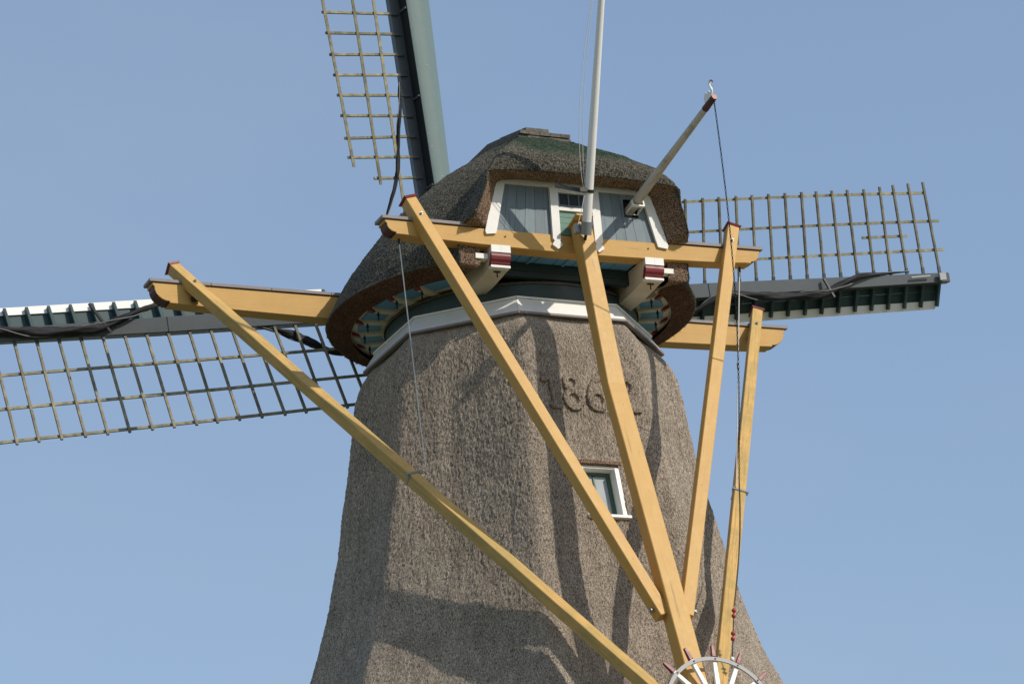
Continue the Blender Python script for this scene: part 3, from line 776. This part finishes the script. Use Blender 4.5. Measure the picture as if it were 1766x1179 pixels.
for sg, lab in ((-1, 'left'), (1, 'right')):
    top = (sg*6.47, -1.63, 2.14); bot = (sg*.24, 6.72, -8.88)
    ob, p0, p1, ax, rear = brace(top, bot, .225, .235, 'long weathered brace on the %s' % lab, M_YELW, M_MAROON, twist=sg*rad(TWL))
    # scarf clamp and its bolts
    t = .496; q = p0+(p1-p0)*t; side = ax.cross(rear)
    b = MB(); b.beam(q-ax*.025, q+ax*.025, .245, .255, rear, c=.004); part('clamp', b, M_STEEL, ob)
    b = MB()
    for e in (-1, 1):
        c0 = q+side*e*.145+rear*.09; b.tube([c0-ax*.05, c0+ax*.05], .017, 6)
    b.beam(q+rear*.13-side*.17, q+rear*.13+side*.17, .05, .02, rear, c=.003)
    part('clamp_bolt', b, M_STEEL, ob)
    # iron stirrup at the crossbeam
    q = p0+(p1-p0)*.055-rear*.13; b = MB(); b.tube([q-side*.09, q-side*.09-rear*.1, q+side*.09-rear*.1, q+side*.09], .018, 6); b.beam(q-rear*.06-ax*.06, q-rear*.06+ax*.06, .2, .05, rear, c=.005); part('stirrup', b, M_DKMET, ob)
    top = (sg*3.40, 3.29, 1.88); bot = (sg*.215, 5.98, -6.80)
    ob, p0, p1, ax, rear = brace(top, bot, .235, .25, 'short brace on the %s' % lab, M_YEL, M_MAROON, (.042,), twist=sg*rad(TWS))
    q = p0+(p1-p0)*.98; side = ax.cross(rear); b = MB(); b.tube([q-side*.20, q+side*.20], .02, 6); b.tube([q-side*sg*.18, q-side*sg*.14], .05, 6); part('bolt', b, M_STEEL, ob)

def along(ob, d):
    """turn the object's own z along the timber, so that the wood grain follows it"""
    R_ = Vector(d).to_track_quat('Z', 'Y').to_matrix().to_4x4()
    ob.data.transform(R_.inverted()); ob.matrix_basis = R_
    for ch in ob.children: ch.matrix_parent_inverse = R_.inverted()
for ob in list(tail.children):
    if ob.name.startswith('crossbeam'): along(ob, (1, 0, 0))
    elif ob.name.startswith('brace'):
        vs = [v.co.copy() for v in ob.data.vertices]; n8 = len(vs)//2
        c_a = sum(vs[:8], Vector())/8; c_b = sum(vs[-8:], Vector())/8
        along(ob, c_b-c_a)
    elif ob.name.startswith('tail_pole'): along(ob, Vector((0, -.33, -1)))

# ------------------------------------------------------------------ sails
TAU, TH = rad(6), rad(7.5)
Rv = Vector((math.sin(PSI), -math.cos(PSI), 0)); Sv = Vector((math.cos(PSI), math.sin(PSI), 0)); Zv = Vector((0, 0, 1))
Us = Rv*math.sin(TAU)+Zv*math.cos(TAU); Ns = -Rv*math.cos(TAU)+Zv*math.sin(TAU)
As = Sv*math.cos(TH)+Us*math.sin(TH); Bs = -Sv*math.sin(TH)+Us*math.cos(TH)
HUB = Rv*-3.27+Zv*(2.375+ZO)
MX = Matrix((As, Ns, Bs)).transposed().to_4x4(); MX.translation = HUB
rotor = thing('sail_cross', 'windmill sail cross with lattice sails on two steel stocks', 'windmill sails', matrix=MX)
AX = {'right': (Vector((1, 0, 0)), Vector((0, 0, 1))), 'left': (Vector((-1, 0, 0)), Vector((0, 0, -1))), 'top': (Vector((0, 0, 1)), Vector((-1, 0, 0))), 'bottom': (Vector((0, 0, -1)), Vector((1, 0, 0)))}
class SF:
    def __init__(s, key): s.e, s.t = AX[key]; s.n = Vector((0, 1, 0))
    def __call__(s, a, t, n): return s.e*a+s.t*t+s.n*n     # n positive = away from the viewer
b = MB(); b.tube([(0, 1.0, 0), (0, -1.2, 0)], .33, 16, smooth=True); b.box((-.36, -.32, -.36), (.36, .62, .36), c=.03); part('windshaft', b, M_DKMET, rotor)
def bar(sf, sail, a, w, t0, t1, name, mat, wid=.056, dep=.05, da=0.0):
    d = sf.t*math.cos(w)+sf.n*math.sin(w); dn = sf.n*math.cos(w)-sf.t*math.sin(w)
    c = sf(a, 0, -.03)
    j = random.gauss(0, .014)
    b = MB(); b.beam(c+d*t0, c+d*t1+sf.e*(j+da), wid, dep, dn, c=.006, mi=0)
    if t1 > 1: b.beam(c+d*(t0-.02), c+d*.24, wid+.006, dep+.006, dn, c=.0, mi=1)
    return part(name, b, [mat, M_STOCK], sail)
def lath(sf, sail, a_list, wf, t, tw, mat=M_LATH, ln=None):
    b = MB(); pts = []
    for a in a_list:
        w = wf(a); d = sf.t*math.cos(w)+sf.n*math.sin(w); dn = sf.n*math.cos(w)-sf.t*math.sin(w)
        pts.append((sf(a, 0, -.03)+d*t+dn*.043, d, dn))
    rings = []
    for p, d, dn in pts: rings.append([p-d*.03-dn*.015, p+d*.03-dn*.015, p+d*.03+dn*.015, p-d*.03+dn*.015])
    b.loft(rings); return part('lattice_lath', b, mat, sail)
WLD = rad(-24)
def board_sail(key, label, barsA, wf, tr_len, lead, amax, amin, laths, tlen2=None):
    sf = SF(key)
    b = MB()
    b.beam(sf(0, .0, .0), sf(amax*.5, -.0, 0), .36, .34, sf.t, .345, .325, c=.015)
    b.beam(sf(amax*.5, 0, 0), sf(amax, -.03 if key == 'right' else 0, 0), .345, .325, sf.t, .20, .22, c=.015)
    sail = part('sail', b, M_STOCK, rotor, label)
    for a in barsA:
        w = wf(a)
        L = tr_len(a)
        bar(sf, sail, a, w, .12, L+.06, 'lattice_bar', M_BAR)
        # the same bar carries on through the stock and holds the wind boards
        d = -(sf.t*math.cos(w)+sf.n*math.sin(w)); dn = sf.n*math.cos(w)-sf.t*math.sin(w)
        d = -(sf.t*math.cos(WLD)+sf.n*math.sin(WLD)); dn = sf.n*math.cos(WLD)-sf.t*math.sin(WLD)
        rb = MB(); c = sf(a, 0, .06); rb.beam(c+d*.10, c+d*(lead-.05)+dn*.015, .075, .16, dn, .06, .11, c=.008)
        part('board_rib', rb, M_WB, sail)
    for t in laths: lath(sf, sail, list(np.linspace(amin-.12, amax+.05, 40)) if t < laths[-1] else list(np.linspace(amin-.12, amax-.2, 40)), wf, t, .03)
    # wind boards on the leading side: three planks deep between neighbouring ribs
    for i in range(len(barsA)-1):
        a0, a1 = barsA[i]+.004, barsA[i+1]-.004
        rows_ = ((.04, .29, M_WB, .035), (.296, lead-.16, M_WB, .04), (lead-.19, lead, M_WHITE, .0))
        for t0, t1, m, off in rows_:
            rg = []
            for a in (a0, a1):
                d = -(sf.t*math.cos(WLD)+sf.n*math.sin(WLD)); dn = sf.n*math.cos(WLD)-sf.t*math.sin(WLD)
                c = sf(a, 0, .12)+dn*(off+random.uniform(-.004, .004))
                rg.append([c+d*t0, c+d*t1, c+d*t1+dn*.022, c+d*t0+dn*.022])
            bb = MB(); bb.loft(rg); part('wind_board' if m is M_WB else 'edge_board', bb, m, sail)
    return sf, sail
barsR = [2.30+.4285*k for k in range(24)]
wR = lambda a: rad(float(np.interp(a, [2, 5.7, 8.3, 10, 12.2], [-24, -17.5, -12, -7, 0])))
sfR, sailR = board_sail('right', 'sail reaching out to the right, lattice up and shaded wind boards below', barsR, wR, lambda a: float(np.interp(a, [5, 10.5, 11, 12.2], [1.97, 2.02, 2.08, 2.16])), .70, 12.36, 2.30, (.64, 1.31, 1.97))
d_ = MB()
lath(sfR, sailR, [10.27, 10.7, 11.1, 11.48], wR, .99, .03)
b = MB(); b.box(tuple(sfR(12.02, -.12, -.22)), tuple(sfR(12.20, .06, -.16)), c=.01); b.beam(sfR(11.3, 0, -.18), sfR(11.8, 0.01, -.18), .03, .03, sfR.t, c=0); part('end_fitting', b, M_STEEL, sailR)
barsL = [5.72-.4545*7+.4545*k for k in range(22)]
wL = lambda a: rad(float(np.interp(a, [2, 5.7, 9.4, 12], [-30, -25, -20.5, -16])))
sfL, sailL = board_sail('left', 'sail reaching out to the left, lattice hanging down and sunlit wind boards on top', barsL, wL, lambda a: 2.44, .74, 12.36, 2.40, (.88, 1.65, 2.39))
# upper sail with the rounded steel leading edge
sfT = SF('top')
b = MB(); b.beam(sfT(0, .10, .08), sfT(12.3, .10, .08), .20, .24, sfT.t, .20, .22, c=.012)
b.beam(sfT(0, -.08, .33), sfT(12.3, -.08, .33), .18, .24, sfT.t, .16, .2, c=.012)
sailT = part('sail', b, M_STOCK, rotor, 'upright sail with lattice on its left and a rounded pale green leading edge')
wT = lambda a: rad(float(np.interp(a, [2, 2.85, 4.7, 6.5, 12], [-1, -2, -5, -7, -7])))
for k in range(20):
    a = 2.85+.452*k
    L = 1.10 if k == 0 else float(np.interp(a, [3.2, 4.6, 6.5, 11], [1.63, 1.70, 1.81, 1.9]))
    bar(sfT, sailT, a, wT(a), .10, L+.10, 'lattice_bar', M_LATH, wid=.058)
for t0, t1, a0 in ((.62, .64, 2.05), (1.08, 1.14, 2.72), (1.62, 1.86, 3.12)):
    b = MB(); rings = []
    for a in np.linspace(a0, 11.6, 30):
        t = t0+(t1-t0)*(min(a, 6.8)-2.85)/3.95; p = sfT(a, t, -.03)+sfT.n*(-.045+t*math.sin(wT(a)))
        rings.append([p-sfT.t*.03-sfT.n*.015, p+sfT.t*.03-sfT.n*.015, p+sfT.t*.03+sfT.n*.015, p-sfT.t*.03+sfT.n*.015])
    b.loft(rings); part('lattice_lath', b, M_LATH, sailT)
b = MB(); c = sfT(2.05, .62, -.07); b.beam(c-sfT.t*.06, c+sfT.t*.10, .07, .05, sfT.n, c=.004); part('lattice_bar', b, M_LATH, sailT)
b = MB(); rings = []
for a in np.linspace(1.9, 12.2, 24):
    k = float(np.interp(a, [1.9, 3, 6.8, 12.2], [.80, .84, 1.05, 1.0]))
    sec = [(-.01, .16), (-.012, -.30)]
    for q in range(1, 15):
        th = rad(-12+q*13.5); sec.append((-.02-.30*k+.0-.30*k*-math.cos(th)*-1*1.0 if False else -.02-(.33-.33*math.cos(th))*k, -.06-.30*math.sin(th)*1.0 if th < math.pi else 0))
    sec = [(-.01, .20), (-.012, -.39)]+[(-.02-.62*k*f, -.10-.30*math.cos(math.pi/2*f**1.8)) for f in np.linspace(.06, 1, 15)]+[(-.58*k, .12), (-.3*k, .22)]
    rings.append([sfT(a, t, nn_) for t, nn_ in sec])
b.loft(rings, 0, True); le = part('leading_edge', b, M_WING, sailT, 'rounded pale green steel leading edge')
me = le.data
bm = bmesh.new(); bm.from_mesh(me)
for e in bm.edges:
    if len(e.link_faces) == 2 and e.calc_face_angle(0) > rad(40): e.smooth = False
bm.to_mesh(me); bm.free()
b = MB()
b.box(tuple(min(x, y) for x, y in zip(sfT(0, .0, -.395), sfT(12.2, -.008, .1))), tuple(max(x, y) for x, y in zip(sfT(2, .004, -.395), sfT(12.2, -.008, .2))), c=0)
part('leading_edge_shade', b, M_DARK, sailT)  # near-black strip: shade on the edge's left wall put into the colour
for a in (2.6, 4.55, 6.5, 8.5):
    b = MB(); b.beam(sfT(a, .02, -.38), sfT(a, .02, -.05), .045, .035, sfT.t, c=.004); part('bracket', b, M_STOCK, sailT)
for key in ('bottom',):
    sfB = SF('bottom'); b = MB(); b.beam(sfB(0, 0, .25), sfB(12.3, 0, .25), .34, .30, sfB.t, .2, .2, c=.012); part('sail', b, M_STOCK, rotor, 'lower sail hidden behind the tower')

# ------------------------------------------------------------------ rolled sailcloths, on the sails
def at_sail(sf, a, t, n): return MX @ sf(a, t, n)
def cloth(label, sf, path, radii, straps=True):
    pts = [at_sail(sf, *p) for p in path]
    base = pts[0]; t = thing('rolled_sailcloth', label, 'sailcloth', base, 0, 'rolled sailcloths on the sails')
    # smooth the path
    P_ = np.array([list(p-base) for p in pts]); L = np.concatenate([[0], np.cumsum(np.linalg.norm(np.diff(P_, axis=0), axis=1))])
    u = np.linspace(0, L[-1], max(24, int(L[-1]/.06)))
    Q = np.stack([np.interp(u, L, P_[:, i]) for i in range(3)], -1)
    for _ in range(3): Q[1:-1] = (Q[:-2]+Q[1:-1]*2+Q[2:])/4
    R_ = np.interp(u, L, radii)
    b = MB(); rings = []; nS = 14
    for i, q in enumerate(Q):
        d = Q[min(i+1, len(Q)-1)]-Q[max(i-1, 0)]; d = Vector(d).normalized(); a_ = d.cross(Vector((.2, .1, 1))).normalized(); c_ = d.cross(a_)
        rg = []
        for k in range(nS):
            th = 2*math.pi*k/nS; tw = u[i]*5.0
            rr_ = R_[i]*(1+.22*math.sin(3*th+tw)+.12*math.sin(5*th-tw*1.6)+random.gauss(0, .03))
            rg.append(Vector(q)+(a_*math.cos(th)+c_*math.sin(th))*rr_)
        rings.append(rg)
    b.loft(rings, 0, True); part('cloth_roll', b, M_CLOTH, t)
    # a pale cord wound along the roll
    b = MB(); cp_ = []
    for i in range(0, len(Q), 1):
        d = Q[min(i+1, len(Q)-1)]-Q[max(i-1, 0)]; d = Vector(d).normalized(); a_ = d.cross(Vector((.2, .1, 1))).normalized(); c_ = d.cross(a_)
        th = u[i]*2.6; cp_.append(Vector(Q[i])+(a_*math.cos(th)+c_*math.sin(th))*R_[i]*1.18)
    b.tube(cp_, .010, 5); part('lashing_cord', b, M_STRAP, t)
    return t
cloth('dark rolled sailcloth lashed under the stock of the right-hand sail', sfR, [(4.4, -.75, -.1), (5.3, -.55, -.15), (5.81, -.42, -.18), (6.29, -.19, -.25), (6.67, -.15, -.25), (7.4, -.22, -.25), (7.98, -.28, -.25), (9.0, -.27, -.25), (9.55, -.04, -.27), (9.97, .11, -.22), (10.27, .12, -.16), (11.0, .15, -.08), (11.35, .16, -.06)], [.05, .05, .05, .06, .08, .085, .085, .08, .075, .06, .04, .02, .012])
cloth('dark rolled sailcloth lashed along the stock of the left-hand sail', sfL, [(6.1, -.43, -.12), (6.29, -.42, -.14), (6.58, -.37, -.18), (7.08, -.18, -.25), (7.64, .01, -.25), (8.6, .03, -.25), (9.65, -.06, -.25), (11.5, -.06, -.25)], [.02, .03, .05, .065, .075, .085, .09, .09])
cloth('slack dark sailcloth end at the inner end of the left-hand sail', sfL, [(4.3, .14, -.1), (3.93, .22, -.1), (3.55, .36, -.1), (3.24, .51, -.1), (2.74, .77, -.12), (2.3, .9, -.15)], [.02, .045, .08, .085, .055, .04])
cloth('narrow dark sailcloth hanging beside the upright sail', sfT, [(5.0, .27, -.05), (4.81, .31, -.08), (4.41, .36, -.1), (4.02, .46, -.1), (3.45, .57, -.1), (2.91, .67, -.1), (2.56, .81, -.1), (2.19, .98, -.1), (1.9, 1.1, -.1)], [.012, .034, .032, .036, .04, .045, .034, .028, .02])
for nm, sf, p, q, lab in (('cleat_board', sfL, (7.78, -.51, -.24), (7.42, .13, -.30), 'short dark batten across the stock of the left-hand sail'), ('cleat_board', sfR, (9.04, .09, -.22), (9.16, -.38, -.34), 'short dark batten across the stock of the right-hand sail')):
    sail_ = sailL if sf is sfL else sailR
    b = MB(); b.beam(sf(*p), sf(*q), .055, .05, sf.n, c=.006); part('cloth_cleat', b, M_DKMET, sail_)

# ------------------------------------------------------------------ flag pole and halyard
fp0, fp1 = (-.10, 3.98, 1.246), (-.284-.13, 5.9+1.25, 5.204+2.55)
ff = Cap((-.10, 3.98, 1.246))
fl = ff.thing('flagpole', 'tall white flagpole fixed to the head of the tail pole', 'flagpole')
b = MB(); a0, a1 = ff(*fp0), ff(*fp1); b.tube([a0, a0+(a1-a0)*.35, a1], [.092, .078, .045], 16); part('pole', b, M_POLEW, fl)
ax = (a1-a0).normalized()
b = MB(); b.tube([a0-ax*.03, a0+ax*.22], .108, 14); part('socket', b, M_STEEL, fl)
b = MB(); b.box(tuple(a0+Vector((-.19, .02, .02))), tuple(a0+Vector((-.08, .16, .20))), c=.01); part('socket_bracket', b, M_STEEL, fl)
b = MB(); b.tube([a0-ax*.03, a0-ax*.12+Vector((0, .03, 0))], .03, 8); part('socket_bolt', b, M_DKMET, fl)
q = a0+ax*.80
b = MB(); b.tube([q-ax*.03, q+ax*.03], .098, 14); part('collar', b, M_DKMET, fl)
b = MB(); b.beam(q+Vector((-.08, .02, 0)), ff(-.747, 4.15, 2.10), .035, .075, (0, 0, 1), c=.004); part('stay_bar', b, M_DKMET, fl)
b = MB(); b.beam(q+Vector((-.06, -.05, -.01)), q+Vector((-.20, -.03, -.01)), .05, .085, (0, 0, 1), c=.004); part('stay_joint', b, M_RIDGE, fl)
hb = q+Vector((-.09, -.02, -.02))
hal = thing('halyard', 'thin grey halyard hanging slack along the white flagpole', 'rope', RZ @ (ff.b+hb), PSI)
for k, sag in ((0, .25), (1, .19)):
    e = a0+ax*(5.6+k*.3)+Vector((-.06, 0, 0)); s_ = Vector((0, 0, 0)) if k == 0 else Vector((.03, 0, .02))
    pts = []
    for i in range(25):
        f = i/24; p = s_+(e-hb-s_)*f; p = p+Vector((-sag*math.sin(math.pi*f**.75)*.9, .02, 0)); pts.append(p)
    b = MB(); b.tube(pts, .006, 5); part('line', b, M_ROPE, hal)
b = MB(); b.tube([Vector((0, 0, 0)), Vector((-.06, .05, -.3)), Vector((-.15, .12, -.65))], .006, 5); part('line', b, M_ROPE, hal)

# ------------------------------------------------------------------ hoist pole with a swan, and its chain
h0, h1 = (1.20, 3.10, 2.045), (1.305, 7.0, 2.90)
hf = Cap(h0)
ho = hf.thing('hoist_pole', 'stained white hoist pole slanting out of the gable with a maroon tip', 'hoist pole')
p0, p1 = hf(*h0), hf(*h1); ax = (p1-p0).normalized()
b = MB(); b.tube([p0, p0+ax*.27, p0+(p1-p0)*.5, p1-ax*.40], [.105, .100, .076, .062], 14); part('pole', b, M_POLED, ho)
b = MB(); b.tube([p1-ax*.40, p1-ax*.39, p1], [.063, .068, .060], 14); part('tip', b, M_MAROOND, ho)
b = MB(); b.tube([p1+ax*.001, p1+ax*.008], .056, 14, smooth=False); part('end_grain', b, paint('pale_red_end', (.42, .17, .13), .4), ho)
side = Vector((1, 0, 0)); upq = ax.cross(side)*-1
if upq.z < 0: upq = -upq
q = p0+ax*.55
b = MB()
for x in (-.118, .118): b.beam(q+side*x-upq*.125, q+side*x-upq*.01, .028, .06, ax, c=.003)
b.beam(q-side*.132-upq*.125, q+side*.132-upq*.125, .03, .06, ax, c=.003)
for x in (-.118, .118): b.beam(q+side*x-upq*.11, q+side*x-upq*.11-ax*.28, .022, .03, upq, c=.0)
part('collar', b, M_WHITE, ho)
b = MB(); b.tube([p0+ax*.30-upq*.16-side*.16, p0+ax*.30-upq*.16+side*.10], .012, 6); part('pin', b, M_STEEL, ho)
# swan figure: flat painted cut-out board standing on the tip
sw = thing('swan_figure', 'small white swan cut-out standing on the tip of the hoist pole', 'figure', RZ @ (hf.b+p1-ax*.18+upq*.06), PSI)
body = [(-.16, -.02), (.05, -.02), (.075, .04), (.05, .13), (-.01, .17), (-.05, .13), (-.10, .16), (-.15, .12), (-.19, .05)]
body = [(-.15, .0), (.06, .0), (.085, .05), (.06, .12), (.0, .185), (-.045, .15), (-.09, .185), (-.14, .155), (-.175, .09)]
axd = Vector((0.10, -.99, .05)).normalized()
bd = []
b = MB(); b.prism(body, (0, 0, 0), axd, (0, 0, 1), axd.cross(Vector((0, 0, 1))), -.012, .012); part('body', b, M_WHITE, sw)
neck = [(.06, .08), (.105, .13), (.09, .20), (.05, .25), (.045, .31), (.075, .355), (.115, .345)]
b = MB(); b.tube([axd*x+Vector((0, 0, z)) for x, z in neck], [.03, .026, .021, .019, .019, .024, .018], 8); part('neck', b, M_WHITE, sw)
b = MB(); b.tube([axd*.11+Vector((0, 0, .345)), axd*.155+Vector((0, 0, .31)), axd*.16+Vector((0, 0, .27))], [.018, .012, .004], 6); part('beak', b, M_MAROON, sw)

def chain_link(w=.022, l=.048, r=.0068):
    b = MB(); pts = []
    for k in range(12):
        th = 2*math.pi*k/12; x = math.cos(th)*w/1.0*.62; y = math.sin(th)*l*.62
        pts.append((x, 0, y))
    n_ = 4; rings = []
    for k in range(12):
        th = 2*math.pi*k/12; nrm = Vector((math.cos(th)*.8, 0, math.sin(th)))
        nrm.normalize(); p = Vector(pts[k])
        rings.append([p+(nrm*math.cos(q)+Vector((0, 1, 0))*math.sin(q))*r for q in (0, math.pi/2, math.pi, 1.5*math.pi)])
    rings.append(rings[0]); b.loft(rings, 0, True, False)
    return b.mesh('link', [M_CHAIN])
LINK = chain_link()
def chain(name, label, pts, tparent=None, cat='chain', step=.052):
    base = Vector(pts[0]); t = thing(name, label, cat, base)
    P_ = np.array([list(Vector(p)-base) for p in pts]); L = np.concatenate([[0], np.cumsum(np.linalg.norm(np.diff(P_, axis=0), axis=1))])
    nL = int(L[-1]/step); u = (np.arange(nL)+.5)*step
    Q = np.stack([np.interp(u, L, P_[:, i]) for i in range(3)], -1)
    for i in range(nL):
        a_ = Q[min(i+1, nL-1)]-Q[max(i-1, 0)]
        qt = Vector(a_).to_track_quat('Z', 'Y'); eu = (qt.to_matrix() @ Matrix.Rotation(math.pi/2*(i % 2)+.5, 3, 'Z')).to_euler()
        o = part('link', LINK, None, t, None, Q[i], eu)
    return t
def W(s, r, z): return RZ @ Vector((s, -r, z+ZO))
c0 = W(1.305, 6.97, 2.83); c1 = W(3.17, 2.98, -3.22)
pts = []
for i in range(21):
    f = i/20; p = c0.lerp(c1, f); p = p+Vector((.18*math.sin(math.pi*f)*(1-f*.4), 0, -.35*math.sin(math.pi*f))); pts.append(p)
chain('hoist_chain', 'black chain hanging from the tip of the hoist pole to the right-hand brace', pts)
c2 = W(1.34, 5.72, -6.50)
lo_ = [c1.lerp(c2, i/10)+Vector((0.05*math.sin(math.pi*i/10), -.06*math.sin(math.pi*i/10)-.04, 0)) for i in range(11)]
lt = chain('float_chain', 'black chain running down the right-hand brace to red and white floats', lo_)
base = Vector(lo_[0])
c3 = W(.924, 6.2, -7.75)
def flt(p, m, r=.042):
    b = MB(); rings = []
    for k in range(7):
        th = -math.pi/2+math.pi*(k+.5)/7*1.0; rings.append([Vector((math.cos(th)*r*math.cos(q), math.cos(th)*r*math.sin(q), math.sin(th)*r*1.05)) for q in [2*math.pi*j/10 for j in range(10)]])
    b.loft(rings, 0, True); part('float', b, m, lt, None, p-base)
for f, m in ((.05, M_RED), (.14, M_RED), (.43, M_RED), (.52, M_RED), (.85, M_WHITE), (.94, M_WHITE)):
    flt(c2.lerp(c3, f), m)
b = MB(); b.tube([c2-base, c3-base], .011, 5); part('cord', b, M_CHAIN, lt)

# stay wires
for sg, lab in ((-1, 'pale wire from the short crossbeam left end to the left-hand brace'), (1, 'pale wire from the short crossbeam right end to the right-hand brace')):
    a_ = W(sg*3.58, 3.12, 1.17); e_ = W(sg*3.21, 2.78, -3.2)
    t = thing('stay_wire', lab, 'wire', a_, 0, 'stay wires of the tail')
    b = MB(); b.tube([Vector((0, 0, 0)), (e_-a_)*.46], .012, 6); part('upper_wire', b, M_ROPE, t)
    b = MB(); b.tube([(e_-a_)*.46, e_-a_], .009, 6); part('lower_wire', b, M_ROPE, t)
    b = MB(); q = (e_-a_)*.46; b.tube([q+Vector((0, 0, .06)), q-Vector((0, 0, .06))], .024, 6); part('turnbuckle', b, M_STEEL, t)
    b = MB(); b.tube([Vector((0, 0, .02)), Vector((0, 0, -.1))], .022, 6); part('hook', b, M_DKMET, t)
    b = MB(); q = e_-a_; b.tube([q, q+Vector((-sg*.02, -.02, -.06)), q+Vector((-sg*.05, -.02, -.02))], .012, 6); part('knot', b, M_ROPE, t)

# ------------------------------------------------------------------ winding wheel
wcs, wcz, wR_, wtilt, wyaw, wph, wr0 = .246, -8.7694, 1.039, .21326, .0138, .0639, 6.95
wf_ = Cap((wcs, wr0, wcz))
wh = wf_.thing('winding_wheel', 'white-spoked winding wheel with maroon handles at the foot of the tail', 'wheel')
nW = Vector((math.sin(wyaw)*math.cos(wtilt), -math.cos(wyaw)*math.cos(wtilt), math.sin(wtilt)))
hW = Vector((0, 0, 1)).cross(nW).normalized(); vW = nW.cross(hW)
b = MB(); rings = []
for k in range(61):
    a = 2*math.pi*k/60; d = hW*math.sin(a)+vW*math.cos(a)
    rings.append([d*(wR_-.035)+nW*.035, d*(wR_+.035)+nW*.035, d*(wR_+.035)+nW*.060, d*(wR_-.035)+nW*.060])
b.loft(rings, 0, False, False); part('rim', b, M_RIM, wh)
b = MB(); b.tube([nW*-.16, nW*.12], .17, 14, smooth=True); part('hub', b, M_MAROON, wh)
b = MB(); b.tube([nW*-.55, nW*.16], .06, 10); part('axle', b, M_DKMET, wh)
for k in range(15):
    a = wph+math.radians(24)*k; d = hW*math.sin(a)+vW*math.cos(a); sdv = nW.cross(d)
    b = MB(); b.beam(d*.10, d*(wR_+.055), .10, .065, nW, .075, .06, c=.006); so_ = part('spoke', b, M_WHITE, wh)
    b = MB(); b.beam(d*(wR_+.056), d*(wR_+.295), .088, .075, nW, .055, .05, c=.010); part('handle', b, M_MAROON, so_)
    b = MB(); b.tube([d*wR_+nW*.060, d*wR_+nW*.075], .016, 6, smooth=False); part('bolt', b, M_DKMET, so_)
